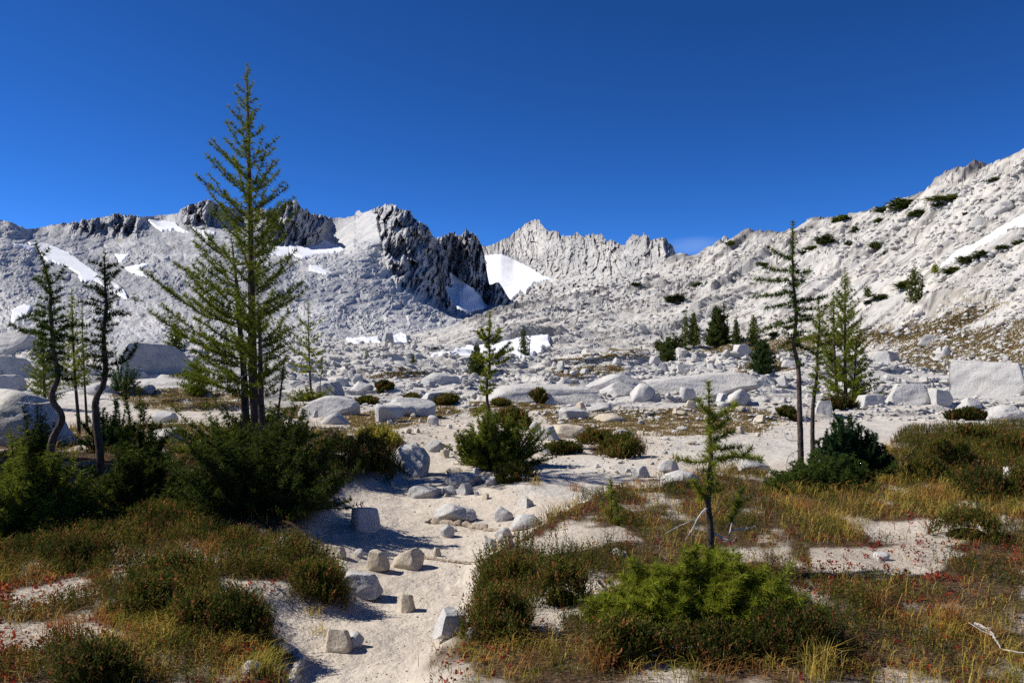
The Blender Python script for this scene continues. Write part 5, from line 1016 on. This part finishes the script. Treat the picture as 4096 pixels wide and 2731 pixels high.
    # foreground crooked larch with its bright bush, and a seedling
    conifer("little_larch", "little crooked larch with a knobbly dark trunk above the bright green foreground bush", [(712, 585), (711, 551), (710.5, 532), (710, 517), (707, 503), (710, 486), (710, 470), (711, 457), (711, 443), (709, 427), (709, 405), (708.6, 381)], 5.15, r0=.034, n=26, env=[(400, 3, 3), (420, 5, 14), (440, 6, 16), (455, 10, 14), (480, 9, 10), (500, 9, 9)],
            limbs=[[(709, 413), (702, 407), (696, 399)], [(711, 424), (723, 414), (738, 404)], [(711, 432), (722, 425), (730, 418)], [(712, 440), (724, 434), (734, 430)], [(711, 450), (725, 448), (741, 447)], [(710, 461), (692, 462), (674, 457)], [(713, 462), (738, 457), (769, 462)], [(740, 458), (748, 452), (754, 447)], [(710, 491), (717, 491), (724, 488)], [(708, 500), (698, 490), (690, 478)], [(729, 526), (737, 508), (744, 489)], [(737, 506), (745, 500), (752, 497)]],
            rise=(.6, .2), twig=.25, tw_gap=.035, nl=.034, nw=.0032, k=12, gap=.014, cols=LARCHB, bark=M_BARKD, seed=91, bare=.08, dead=[([(708, 506), (699, 513), (691, 525), (683, 536)], .007, -.08), ([(713, 532), (722, 537), (733, 540)], .009, -.05), ([(729, 538), (733, 522), (743, 490)], .006, .05), ([(732, 530), (742, 526), (751, 522)], .0055, -.1), ([(690, 521), (676, 524), (661, 530)], .004, -.1)])
    bush("larch_bush", "bright yellow-green larch bush in the right foreground", (614, 560, 800, 650), D=3.95, depth=.6, stems=520, twigs=10, tl=.24, nl=.036, nw=.0032, k=10, gap=.017, cols=LARCHB, seed=92, up=.15, dome=.85, off=.6)
    conifer("larch_seedling", "small larch seedling with feathery boughs at the edge of the red ground cover", [(613, 540), (612, 520), (611, 500), (611, 477)], 6.5, r0=.014, n=24, env=[(482, 2, 2), (498, 9, 9), (510, 17, 17), (522, 24, 22), (530, 20, 20)], rise=(1.1, .5), twig=.3, tw_gap=.03, nl=.03, nw=.004, k=8, gap=.016, cols=LARCHB, seed=93)
    # dark undergrowth on the left, and trees outside the frame that shade it
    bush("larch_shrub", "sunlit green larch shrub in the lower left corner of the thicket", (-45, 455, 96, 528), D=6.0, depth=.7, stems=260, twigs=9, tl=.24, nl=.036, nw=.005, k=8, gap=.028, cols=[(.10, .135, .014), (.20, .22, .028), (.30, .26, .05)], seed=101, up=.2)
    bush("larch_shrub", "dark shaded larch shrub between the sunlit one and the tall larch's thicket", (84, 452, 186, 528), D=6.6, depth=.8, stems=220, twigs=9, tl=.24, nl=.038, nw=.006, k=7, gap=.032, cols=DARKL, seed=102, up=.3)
    bush("pine_sapling", "small dark pine shoots behind the shaded shrub left of the tall larch", (118, 402, 166, 448), D=9.5, depth=.7, stems=46, twigs=6, tl=.25, nl=.05, nw=.007, k=8, gap=.03, cols=DARKL, seed=103, dome=1.3)
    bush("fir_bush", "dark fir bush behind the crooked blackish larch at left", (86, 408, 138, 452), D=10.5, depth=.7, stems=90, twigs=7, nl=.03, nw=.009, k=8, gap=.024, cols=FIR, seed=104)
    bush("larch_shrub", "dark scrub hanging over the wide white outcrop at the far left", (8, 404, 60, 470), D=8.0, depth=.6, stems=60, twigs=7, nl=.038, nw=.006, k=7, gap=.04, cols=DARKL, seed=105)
    e = conifer("shade_larch", "larch standing outside the frame at left", [(-470, 470), (-468, 300), (-466, 60)], 8.0, r0=.09, n=150, env=[(70, 5, 5), (200, 55, 55), (330, 105, 105), (440, 110, 110)], rise=(.7, .1), twig=.38, tw_gap=.06, nl=.05, nw=.014, k=7, gap=.045, seed=111, group="larches beyond the left edge of the frame")
    for x, y, s in ((-7.4, 8.9, 1.15), (-9.6, 9.6, 1.3)):
        copy_tree(e, (x, y, float(gz(np.array([x]), np.array([y]))[0])), x * 3, s, "larch standing outside the frame at left", "larches beyond the left edge of the frame")
    # dark dwarf shrubs on the granite slope
    pr = []
    for i, c in enumerate((FARD, FARL, FARD)):
        o = bush("slope_shrub", "x", (640 + i * 10, 290, 660 + i * 10, 300), D=100, depth=.7, stems=70, twigs=6, nl=.2, nw=.09, k=6, gap=.2, cols=[tuple(q * 1.5 for q in z) for z in c], seed=120 + i); pr.append(o)
    spots = [(676, 297, 22, 9), (700, 283, 14, 5), (765, 263, 10, 5), (767, 246, 6, 4), (731, 242, 9, 6), (635, 283, 10, 4), (648, 273, 4, 3), (685, 310, 6, 3), (866, 205, 32, 11), (885, 208, 14, 8), (843, 217, 14, 8), (905, 203, 26, 14), (916, 212, 18, 8), (948, 197, 26, 7), (938, 203, 10, 5),
             (825, 239, 18, 12), (812, 247, 14, 6), (803, 251, 8, 4), (848, 243, 8, 8), (875, 244, 10, 9), (884, 252, 5, 4), (855, 228, 8, 7), (880, 219, 10, 6), (970, 258, 26, 9), (985, 252, 18, 9), (955, 268, 20, 8), (1004, 245, 14, 6), (1020, 240, 10, 7), (905, 283, 18, 10), (880, 295, 14, 8), (868, 300, 10, 5), (790, 325, 12, 5), (775, 332, 16, 6), (966, 212, 6, 4), (982, 199, 8, 4), (994, 178, 10, 5),
             (835, 219, 7, 7), (760, 262, 8, 3), (697, 350, 9, 6), (410, 360, 4, 4), (583, 361, 10, 4), (436, 346, 6, 3)]
    for i, (px, py, w, h) in enumerate(spots):
        X, Y, Z = place(px, py + h * .35, dmin=25); s = Y / F
        if i < 3:
            o = pr[i]; m = o; o.location = (X, Y, Z - .25)
        else: o = copy_tree(pr[i % 3], (X, Y, Z - .25), i * 1.7, 1, "", None)
        # prototype: half width 10 px at 100 m, height 10 px at 100 m roughly
        bx = [c for c in o.children if c.name.startswith("crown")][0].data; n = len(bx.vertices); A = np.zeros(n * 3, np.float32); bx.vertices.foreach_get('co', A); A = A.reshape(-1, 3)
        sx = w * s / (np.percentile(A[:, 0], 98) - np.percentile(A[:, 0], 2)); sz = h * s / np.percentile(A[:, 2], 98); o.scale = (sx * 1.15, sx, sz * .72); o.rotation_euler = (0, 0, 0 if i < 3 else (i * 1.7) % 6.28)
        tag(o, "low dark conifer shrub clinging to the granite slope", "shrub", "dark shrubs on the granite slope")
# ------------------------------------------------------------------ heather, grass, red leaves, driftwood, the pool
HEATH = [(0.045, 0.058, 0.012), (0.125, 0.12, 0.022), (0.26, 0.11, 0.04)]
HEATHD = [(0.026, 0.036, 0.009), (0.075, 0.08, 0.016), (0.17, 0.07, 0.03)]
GOLD = [(0.34, 0.24, 0.045), (0.6, 0.43, 0.11), (0.22, 0.2, 0.035)]
RUST = [(0.32, 0.15, 0.045), (0.5, 0.27, 0.09), (0.2, 0.07, 0.026)]
GREENG = [(0.17, 0.17, 0.022), (0.36, 0.31, 0.06), (0.48, 0.36, 0.09)]
REDL = [(0.17, 0.018, 0.014), (0.33, 0.06, 0.035), (0.4, 0.17, 0.06)]
PALEL = [(.40, .36, .30), (.55, .52, .46), (.25, .19, .14)]

def pick(r, n, cols):
    c = np.asarray(cols, float); w = r.rand(n, 1); b = c[0] * (1 - w) + c[1] * w; return np.where(r.rand(n, 1) < .16, c[2], b) * r.uniform(.7, 1.3, (n, 1))
def sprigs(acc, B, r, h, m=12, ll=.012, lw=.006, cols=HEATH, lean=.25, up=.9):
    """upright heather shoots: m little leaves up a short stem at each base point B; h heights (n,)"""
    n = len(B)
    if n == 0: return
    ax = r.normal(size=(n, 3)) * lean; ax[:, 2] = 1; ax /= np.linalg.norm(ax, axis=1)[:, None]
    c = np.repeat(pick(r, n, cols), m, 0); u = np.tile(np.linspace(.15, 1, m), n)[:, None]; A = np.repeat(ax, m, 0); hh = np.repeat(h, m)[:, None]; k = n * m
    P = np.repeat(B, m, 0) + A * hh * u + r.normal(size=(k, 3)) * .003
    d = r.normal(size=(k, 3)); d[:, 2] = np.abs(d[:, 2]) * .4; d = d / np.linalg.norm(d, axis=1)[:, None] + A * up; d /= np.linalg.norm(d, axis=1)[:, None]
    sc = np.repeat(np.maximum(h / .12, .55), m)[:, None]; L = ll * r.uniform(.7, 1.3, (k, 1)) * sc; s = np.cross(d, r.normal(size=(k, 3))); s /= np.linalg.norm(s, axis=1)[:, None] + 1e-9; s = s * lw * .5 * sc
    V = np.stack([P - s, P + s, P + d * L], 1).reshape(-1, 3); acc.add(V, T=np.arange(k * 3).reshape(-1, 3), C=np.repeat(c * (.75 + .5 * u), 3, 0))
def blades(acc, B, r, h, w, cols=GOLD, lean=.5, bend=.5):
    n = len(B)
    if n == 0: return
    az = r.uniform(0, 2 * np.pi, n); d = np.stack([np.cos(az), np.sin(az), np.zeros(n)], 1); le = lean * r.rand(n, 1); s = np.stack([-np.sin(az + r.uniform(-.8, .8, n)), np.cos(az), np.zeros(n)], 1) * (w * .5)
    h = np.asarray(h)[:, None]; M = B + d * h * le * .5 + np.array([0, 0, 1]) * h * .6; T = B + d * h * (le + bend * r.rand(n, 1)) + np.array([0, 0, 1]) * h * r.uniform(.55, 1.0, (n, 1)); c = pick(r, n, cols)
    V = np.stack([B - s, B + s, M - s * .7, M + s * .7, T], 1).reshape(-1, 3); i = np.arange(n)[:, None] * 5
    acc.add(V, Q=i + np.array([[0, 1, 3, 2]]), T=i + np.array([[2, 3, 4]]), C=np.repeat(c, 5, 0))
def rosettes(acc, B, r, m=5, ll=.018, lw=.012, cols=REDL):
    n = len(B)
    if n == 0: return
    k = n * m; P = np.repeat(B, m, 0) + np.stack([r.normal(size=k) * .008, r.normal(size=k) * .008, r.uniform(.002, .03, k)], 1); d = r.normal(size=(k, 3)); d[:, 2] = np.abs(d[:, 2]) * .7 + .15; d /= np.linalg.norm(d, axis=1)[:, None]
    s = np.cross(d, r.normal(size=(k, 3))); s /= np.linalg.norm(s, axis=1)[:, None]; s *= lw * .5; L = ll * r.uniform(.6, 1.3, (k, 1)); V = np.stack([P, P + d * L * .5 + s, P + d * L, P + d * L * .5 - s], 1).reshape(-1, 3)
    acc.add(V, Q=np.arange(k * 4).reshape(-1, 4), C=np.repeat(np.repeat(pick(r, n, cols), m, 0) * r.uniform(.8, 1.2, (k, 1)), 4, 0))
def litter(acc, B, r, ll=.03, lw=.003, cols=PALEL):
    n = len(B); az = r.uniform(0, 6.28, n); d = np.stack([np.cos(az), np.sin(az), r.uniform(-.1, .25, n)], 1) * (ll * r.uniform(.4, 1.6, (n, 1))); s = np.stack([-np.sin(az), np.cos(az), np.zeros(n)], 1) * lw * .5; P = B + np.array([0, 0, .006])
    acc.add(np.stack([P - s, P + s, P + d + s * .5, P + d - s * .5], 1).reshape(-1, 3), Q=np.arange(n * 4).reshape(-1, 4), C=np.repeat(pick(r, n, cols), 4, 0))

G_GOLD = [[(100, 632), (210, 618), (270, 640), (280, 690), (90, 720)], [(-40, 636), (40, 640), (70, 662), (-40, 672)], [(455, 636), (520, 628), (600, 662), (640, 690), (440, 720)], [(640, 655), (800, 660), (900, 640), (1100, 600), (1200, 760), (620, 760)], [(765, 500), (860, 488), (1100, 500), (1100, 538), (900, 540), (800, 560), (790, 530)], [(240, 552), (350, 562), (330, 580), (250, 572)], [(860, 470), (940, 462), (1100, 500), (900, 505)]]
G_RED = [[(585, 484), (700, 480), (720, 505), (640, 520), (590, 515)], [(870, 535), (1100, 520), (1100, 610), (900, 600), (850, 575)], [(-60, 585), (60, 590), (60, 640), (-60, 640)], [(-60, 660), (90, 662), (60, 720), (-60, 720)], [(560, 525), (640, 520), (660, 545), (540, 548)], [(800, 560), (880, 580), (960, 640), (860, 650), (800, 610)]]
G_BARE = [[(80, 568), (170, 572), (235, 566), (250, 573), (180, 583), (90, 580)], [(110, 588), (190, 590), (195, 600), (120, 604)], [(15, 606), (85, 596), (100, 612), (30, 636), (5, 640)], [(215, 595), (285, 600), (280, 616), (225, 622)], [(-40, 650), (100, 646), (125, 660), (60, 672), (-40, 672)], [(866, 536), (990, 534), (980, 552), (940, 562), (870, 550)], [(810, 562), (900, 556), (965, 566), (945, 586), (880, 598), (815, 585)],
          [(532, 598), (580, 592), (600, 612), (585, 640), (540, 632)], [(500, 548), (620, 544), (640, 556), (540, 562)], [(560, 484), (640, 478), (700, 486), (640, 496)], [(545, 610), (570, 640), (560, 662), (530, 650)]]
G_DARK = [[(615, 590), (800, 600), (880, 625), (880, 670), (720, 672), (610, 650)], [(120, 575), (235, 578), (240, 640), (130, 640)], [(470, 550), (560, 552), (600, 600), (520, 640), (455, 640), (470, 600)], [(895, 428), (1100, 420), (1100, 502), (960, 500), (900, 470)], [(195, 552), (345, 570), (350, 602), (200, 600)], [(0, 520), (190, 535), (250, 560), (60, 580)]]

def ground_pts(r, n, poly_px, ymin=3.4):
    """n points spread evenly by area over the near ground inside a pixel outline"""
    P = np.array(poly_px, float); Xw, Yw = P2W(P[:, 0], P[:, 1]); Yw = np.clip(Yw, ymin, 20)
    X = r.uniform(Xw.min(), Xw.max(), n * 8); Y = r.uniform(max(ymin, Yw.min()), Yw.max(), n * 8); px = HX + F * X / Y; py = HY + F * EYE / Y
    m = inpoly(px, py, poly_px); X = X[m][:n]; Y = Y[m][:n]; return X, Y, px[m][:n], py[m][:n]
def inany(px, py, polys):
    m = np.zeros(px.shape, bool)
    for P in polys: m |= inpoly(px, py, P)
    return m
def build_cover():
    r = np.random.RandomState(77)
    heath, gold, red, lit = Acc(), Acc(), Acc(), Acc()
    def region(poly, n):
        X, Y, px, py = ground_pts(r, n, poly); keep = r.rand(len(X)) < np.clip((5.2 / Y) ** 1.3, .08, 1); X, Y, px, py = X[keep], Y[keep], px[keep], py[keep]
        jx = px + 14 * fbm(X / .5, Y / .5, 501, 3); jy = py + 9 * fbm(X / .5, Y / .5, 502, 3); Z = gz(X, Y); B = np.stack([X, Y, Z], 1)
        veg = wsample(VEGM, X, Y) > .35; bare = inany(jx, jy, G_BARE); dark = inany(jx, jy, G_DARK); go = inany(jx, jy, G_GOLD); rd = inany(jx, jy, G_RED)
        n1 = fbm(X / .45, Y / .55, 511, 4); n2 = fbm(X / .5, Y / .6, 512, 4); n3 = fbm(X / .35, Y / .45, 513, 4); n4 = fbm(X / .30, Y / .35, 514, 3); k = np.maximum(Y / 5., .9) ** .75; u = r.rand(len(X))
        ok = veg & (u > np.where(bare, .86, .0)); gapn = sstep(.12, .42, fbm(X / .55, Y / .75, 66, 4) + .02); ok &= r.rand(len(X)) > .75 * gapn * ~dark
        ph = np.clip(.50 + 1.4 * n1 + .55 * dark - .25 * go - .15 * rd - .3 * bare, .03, .95); pr_ = np.clip(.16 + .9 * n3 + .40 * rd + .5 * bare, .02, .9); u2 = r.rand(len(X))
        H = ok & (u2 < ph); R_ = ok & ~H & (r.rand(len(X)) < pr_ * .55); Gd = ok & ~H & ~R_ & (r.rand(len(X)) < np.clip(.22 + .9 * n2 + .45 * go - .2 * dark - .2 * bare, .03, 1))
        hh = np.clip(.055 + .07 * n1 + .035 * dark + .03 * r.rand(len(X)), .03, .16) * np.minimum(k, 1.3)
        hd = H & (n4 > -.1); sprigs(heath, B[hd], r, hh[hd], cols=HEATH, m=11, ll=.016, lw=.0075); hd = H & (n4 <= -.1); sprigs(heath, B[hd], r, hh[hd], cols=HEATHD, m=11, ll=.016, lw=.0075)
        for sel, cl in ((Gd & (n4 > .12), GREENG), (Gd & (n4 <= .12) & (n3 > -.12), GOLD), (Gd & (n4 <= .12) & (n3 <= -.12), RUST)):
            q = np.nonzero(sel)[0]; q = np.repeat(q, 3); bb = B[q] + np.concatenate([r.normal(size=(len(q), 2)) * .018, np.zeros((len(q), 1))], 1); blades(gold, bb, r, lean=.9, bend=.8, h= np.clip(.04 + .12 * (n2[q] + .40) * r.rand(len(q)) + .03 * r.rand(len(q)), .03, .24) * np.minimum(k[q], 1.4), w=.0036 * k[q][:, None], cols=cl)
        rosettes(red, B[R_], r, ll=.02, lw=.013)
        L_ = veg & ~H & (r.rand(len(X)) < .22 + .35 * bare); litter(lit, B[L_], r)
    region([(-420, 505), (60, 528), (190, 538), (300, 556), (356, 580), (340, 602), (262, 612), (288, 650), (290, 700), (-420, 860)], 66000)
    region([(424, 760), (430, 640), (470, 610), (476, 556), (560, 524), (640, 478), (740, 465), (870, 480), (905, 425), (1500, 415), (1500, 860)], 190000)
    region([(-420, 425), (180, 420), (340, 428), (430, 445), (420, 470), (345, 500), (300, 550), (-420, 535)], 70000)
    region([(590, 425), (650, 425), (655, 462), (585, 455)], 2500)
    tag(link("heather", heath.mesh("heather", M_LEAF, False)), "low dark green and rusty heather carpet beside the trail", "heather", None, 'stuff')
    tag(link("grass", gold.mesh("grass", M_LEAF, False)), "golden and green autumn grass between the heather", "grass", None, 'stuff')
    tag(link("ground_cover", red.mesh("ground_cover", M_LEAF, False)), "crimson low leaves on the bare sandy patches", "ground cover", None, 'stuff')
    tag(link("litter", lit.mesh("litter", M_LEAF, False)), "pale dead twigs and straw on the ground", "litter", None, 'stuff')
    # turf on the flats farther out: short rusty blades
    tf = Acc(); tfp = []
    for P in TURF[:11]:
        Pn = np.array(P, float); n = int(60 + 2.2 * (Pn[:, 0].max() - Pn[:, 0].min()) * (Pn[:, 1].max() - Pn[:, 1].min()) * .14)
        px = r.uniform(Pn[:, 0].min(), Pn[:, 0].max(), n * 3); py = r.uniform(Pn[:, 1].min(), Pn[:, 1].max(), n * 3); m = inpoly(px, py, P) & (fbm(px / 22, py / 2.2, 63, 5, .65) > -.1); px = px[m][:n]; py = py[m][:n]
        for a, b_ in zip(px, py):
            X, Y, Z = place(a, b_, dmin=10); s = Y / F; bb = np.array([X, Y, Z]) + np.concatenate([r.normal(size=(9, 2)) * [3 * s, 4 * s], np.zeros((9, 1))], 1); tfp.append((bb, s, r.rand() < .6))
    zz = gz(np.concatenate([q[0][:, 0] for q in tfp]), np.concatenate([q[0][:, 1] for q in tfp])); o_ = 0
    for bb, s, ru in tfp:
        bb[:, 2] = zz[o_:o_ + 9]; o_ += 9; blades(tf, bb, r, np.full(9, 1.6 * s) * r.uniform(.5, 1.2, 9), .9 * s, cols=[(.20, .12, .05), (.30, .20, .09), (.13, .11, .04)] if ru else [(.22, .18, .06), (.32, .26, .10), (.14, .13, .045)])
    tag(link("turf_grass", tf.mesh("turf_grass", M_LEAF, False)), "rusty turf grass on the flats between the slabs", "grass", None, 'stuff')

def heather_clump(bb, label, seed, cols=HEATH, dens=1.0, group="heather clumps by the trail", depth=.8, D=None, name="heather_clump", tall=1.0):
    r = np.random.RandomState(seed); x0, y0, x1, y1 = bb; cx = (x0 + x1) / 2
    if D is None: D = place(cx, y1)[1]
    s = D / F; a = (x1 - x0) / 2 * s; Yc = D + a * depth * .6; h = (y1 - y0) * s * .8 * tall; n = int(np.clip(1900 * a * a * depth * 3.14 * dens * (6 / D) ** 1.2 * 1.6, 650, 4200)); X0 = (cx - HX) / F * Yc
    ph = r.uniform(0, 6.28, n); R = np.sqrt(r.rand(n)); lob = 1 + .22 * np.sin(ph * 3 + seed) + .12 * np.sin(ph * 7 + 2 * seed); x = np.cos(ph) * R * lob * a; y = np.sin(ph) * R * lob * a * depth
    top = h * np.clip(1 - R ** 2.5, .0, 1) ** .6 * (1 + .3 * vnoise(x / a * 2.2, y / a * 2.2, seed)); z = gz(X0 + x, Yc + y); g0 = float(gz(np.array([X0]), np.array([Yc]))[0]); sh = np.minimum(.11 * max(1, D / 9) ** .6, h * .8 + .03)
    acc = Acc(); B = np.stack([x, y, z - g0 + np.maximum(top - sh * .7, 0)], 1); k = (D / 6.) ** .7 if D > 6 else 1
    sprigs(acc, B, r, np.full(n, sh) * r.uniform(.7, 1.35, n), m=12, ll=.017 * k, lw=.008 * k, cols=cols, lean=.35)
    # woody heart under the shoots
    V, Fc = ICO[3]; hv = V * np.array([a * .6, a * depth * .6, max(h - sh, .02) * .75]); hv *= (1 + .12 * noise3(V, 2.5, seed))[:, None]; hv[:, 2] = np.maximum(hv[:, 2], -.05)
    acc.add(hv, T=Fc, C=(.030, .028, .012))
    o = link(name, acc.mesh(name, M_LEAF, False)); o.location = (X0, Yc, g0); tag(o, label, "heather", group); return o
def tuft(px, py, label, seed, h=.16, n=90, cols=GOLD):
    r = np.random.RandomState(seed); X, Y, Z = place(px, py); acc = Acc(); B = np.concatenate([r.normal(size=(n, 2)) * .035 * max(1, Y / 6), np.full((n, 1), -.01)], 1); blades(acc, B, r, h * r.uniform(.5, 1.1, n), .0038 * max(1, Y / 6), cols=cols, lean=.7, bend=.5)
    o = link("grass_tuft", acc.mesh("grass_tuft", M_LEAF, False)); o.location = (X, Y, Z); tag(o, label, "grass tuft", "single grass tufts"); return o
def stick(name, pts, rad, mat, label, cat, seed=1, lift=.01, twigs=0, rough=.14, taper=.75):
    r = np.random.RandomState(seed); P = [place(x, y) for x, y in pts]; P = np.array(P) + np.array([0, 0, lift]); Q = smooth_path(P, len(pts) * 6); Q += r.normal(size=Q.shape) * rad * .25; a = Acc(); u = np.linspace(0, 1, len(Q)); tube(a, Q, rad * (1 - taper * u), 9, rough=rough, seed=seed)
    for q in range(twigs):
        i = r.randint(3, len(Q) - 1); d = r.normal(size=3); d[2] = abs(d[2]) * .5; d /= np.linalg.norm(d); l = rad * r.uniform(8, 20); tube(a, np.array([Q[i], Q[i] + d * l * .5, Q[i] + d * l + [0, 0, .1 * l]]), [rad * .4, rad * .3, rad * .12], 5)
    o = link(name, a.mesh(name, mat)); tag(o, label, cat); return o
def build_details():
    H = heather_clump
    H((600, 433, 644, 458), "dark olive heather clump on a sandy hummock right of the trail", 201)
    H((578, 431, 612, 444), "low green heather strip at the left of the dark olive clump", 202, depth=.5)
    H((494, 463, 532, 482), "blackish heather tuft standing alone on the sand below the central bush", 203, cols=HEATHD, dens=1.3)
    H((548, 443, 580, 454), "small dark heather patch right of the central bush", 204, cols=HEATHD, depth=.6)
    H((492, 408, 532, 428), "brownish heather on the rock behind the central bush", 205)
    H((532, 391, 546, 403), "small rusty heather tuft left of the pair on the smooth slab hump", 206)
    H((562, 393, 588, 403), "heather tuft pair at the foot of the smooth slab hump", 207)
    H((493, 400, 508, 406), "small heather spot right of the central larch's stem", 208)
    H((436, 397, 456, 405), "heather tuft before the blocky dark-faced boulder", 209)
    H((358, 398, 376, 404), "flat heather patch left of the upright pointed boulder", 210)
    H((406, 395, 418, 401), "small heather tuft by the white boulder left of the dark-faced boulder", 211)
    H((362, 428, 402, 444), "golden-brown heather hummock at the upper left of the trail", 212, cols=GREENG)
    H((344, 440, 402, 474), "large dark heather mound left of the trail beside the curved white boulder", 213, dens=1.2)
    H((306, 432, 362, 470), "dark heather mound between the larch thicket and the trail", 214, cols=HEATHD, dens=1.2)
    H((376, 384, 392, 390), "tiny heather spot among slabs left of the cairn", 215, cols=HEATHD)
    H((1006, 462, 1040, 500), "tall heather at the right edge under the smooth white rock", 216)
    H((918, 440, 972, 470), "green heather mound on the right beyond the fir bush", 217)
    H((950, 424, 1000, 446), "light green heather bank at the right below the big slabs", 218)
    H((985, 432, 1040, 462), "green heather bank touching the right edge of the picture", 219)
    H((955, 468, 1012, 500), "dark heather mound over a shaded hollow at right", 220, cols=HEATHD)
    H((908, 456, 944, 480), "small brown-green heather mound right of the fir bush", 221)
    H((296, 572, 348, 602), "rounded heather cushion in front of the embedded granite block", 222, dens=1.3, D=None)
    H((474, 556, 530, 592), "bright green heather cushion at the right edge of the trail", 223, dens=1.3)
    H((536, 560, 590, 606), "olive heather cushion between the trail edge and the bright larch bush", 224, dens=1.3)
    H((468, 588, 530, 642), "tall heather clump above the jutting granite block", 225, dens=1.3)
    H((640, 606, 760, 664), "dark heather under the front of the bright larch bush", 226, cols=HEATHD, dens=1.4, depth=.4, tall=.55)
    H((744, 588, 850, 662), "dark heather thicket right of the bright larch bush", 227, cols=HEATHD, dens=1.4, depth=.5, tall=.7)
    H((590, 620, 660, 664), "heather with dead twigs left below the bright larch bush", 228, dens=1.3, depth=.5)
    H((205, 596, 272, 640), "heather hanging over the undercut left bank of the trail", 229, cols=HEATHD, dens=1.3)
    H((120, 578, 180, 618), "dark green heather clump on the left mat", 230, dens=1.2)
    H((140, 556, 200, 586), "olive heather clump at the back of the left mat", 231, dens=1.2)
    H((175, 600, 215, 632), "olive heather clump on the lower left mat beside yellow grass", 232, dens=1.2)
    H((40, 540, 110, 566), "reddish heather in front of the shaded thicket at left", 233, cols=HEATHD)
    H((60, 650, 130, 690), "dark heather at the bottom left corner", 234, cols=HEATHD, dens=1.2)
    H((822, 400, 850, 410), "dark heather spot on the slab right of the thin bare larches", 235, cols=HEATHD)
    H((948, 410, 985, 420), "dark heather line along the slab joint at right", 236, cols=HEATHD, depth=.4)
    H((780, 410, 796, 418), "dark heather tuft left of the tall bare larch's stem", 237, cols=HEATHD)
    H((935, 508, 1000, 540), "green heather among golden grass at right", 238)
    tuft(258, 672, "yellow grass tuft on the left bank beside the bleached bent root", 301, .16, 130, GREENG)
    tuft(212, 556, "tall rusty grass tuft in front of the larch thicket", 302, .2, 90, RUST); tuft(68, 552, "rusty grass tuft at the shaded thicket's front left", 303, .22, 110, RUST); tuft(96, 556, "second rusty grass tuft right beside the one at the shaded thicket's front", 304, .2, 90, RUST)
    tuft(62, 640, "dark reddish grass tuft on the bare ground at lower left", 305, .2, 120, RUST); tuft(534, 484, "small ochre grass tuft in front of the blackish heather tuft", 306, .14, 50, GOLD); tuft(296, 552, "ochre grass tuft beside the small stones at the shadow edge", 307, .12, 60, GOLD)
    tuft(875, 612, "rusty grass tuft on the bare patch at right", 308, .2, 110, RUST); tuft(950, 628, "rusty grass tuft right of the one on the bare patch", 309, .22, 120, RUST); tuft(820, 676, "tall golden grass tuft at the bottom edge right of the bright larch bush", 310, .22, 120, GOLD); tuft(600, 668, "rusty grass tuft at the bottom left of the dark heather", 311, .2, 110, RUST)
    tuft(310, 612, "dry grass tuft on the bare bank above the square stone", 312, .08, 40, GOLD); tuft(318, 632, "dry grass tuft beside the square stone", 313, .08, 40, GOLD); tuft(575, 490, "thin grass tuft at the sandy edge of the red ground cover", 314, .14, 50, RUST)
    stick("driftwood_root", [(424, 521), (440, 523), (458, 524), (478, 528), (500, 531), (522, 529)], .045, M_ROOT, "long grey driftwood root lying across the trail behind the stones", "root", 1, .0)
    stick("driftwood_root", [(422, 557), (440, 560), (456, 562), (478, 562)], .018, M_ROOT, "thin root half buried in the sand right of the cream pair of stones", "root", 2, .006)
    stick("bleached_root", [(276, 654), (288, 653.5), (296, 656), (300, 664), (297, 672), (293, 682), (291, 692)], .026, M_DEAD, "bleached bent dead root on the left bank at the bottom", "root", 3, .03, 0, .12, .4)
    stick("fallen_branch", [(628, 624), (634, 636), (645, 648), (660, 660)], .012, M_DEAD, "pale fallen branch leaning on the heather under the bright larch bush", "branch", 4, .06, 5)
    stick("fallen_branch", [(632, 656), (648, 660), (668, 663), (680, 660)], .010, M_DEAD, "pale twiggy branch lying flat below the bright larch bush", "branch", 5, .03, 6)
    stick("fallen_branch", [(976, 633), (988, 639), (996, 648), (1001, 659)], .010, M_DEAD, "curved pale stick in the grass at lower right", "branch", 6, .05, 3)
    stick("fallen_branch", [(598, 594), (606, 602), (610, 616)], .010, M_BARKD, "dark forked dead stick left of the bright larch bush", "branch", 7, .08, 4)
    # the dark pool among the slabs
    m, nt, p = new_mat("pool_water"); p.inputs['Base Color'].default_value = c4(.03, .035, .04); p.inputs['Roughness'].default_value = .08; p.inputs['Specular IOR Level'].default_value = .5
    pts = np.array([place(x, y) for x, y in [(676, 387.5), (690, 386.5), (708, 388), (722, 391), (730, 395), (712, 395.5), (694, 393), (680, 390)]]); z = np.percentile(pts[:, 2], 70) + .06
    V = np.concatenate([pts[:, :2], np.full((len(pts), 1), z)], 1); V = np.concatenate([V.mean(0)[None], V]); n = len(pts)
    tag(link("water", mesh("water", V, Ft=[(0, 1 + i, 1 + (i + 1) % n) for i in range(n)], mat=m)), kind='structure')
import time as _t
_a = _t.time()
for _f in (build_ground, build_mountains, build_boulders, build_trees, build_cover, build_details):
    _f(); print("TIME", _f.__name__, round(_t.time() - _a, 1))
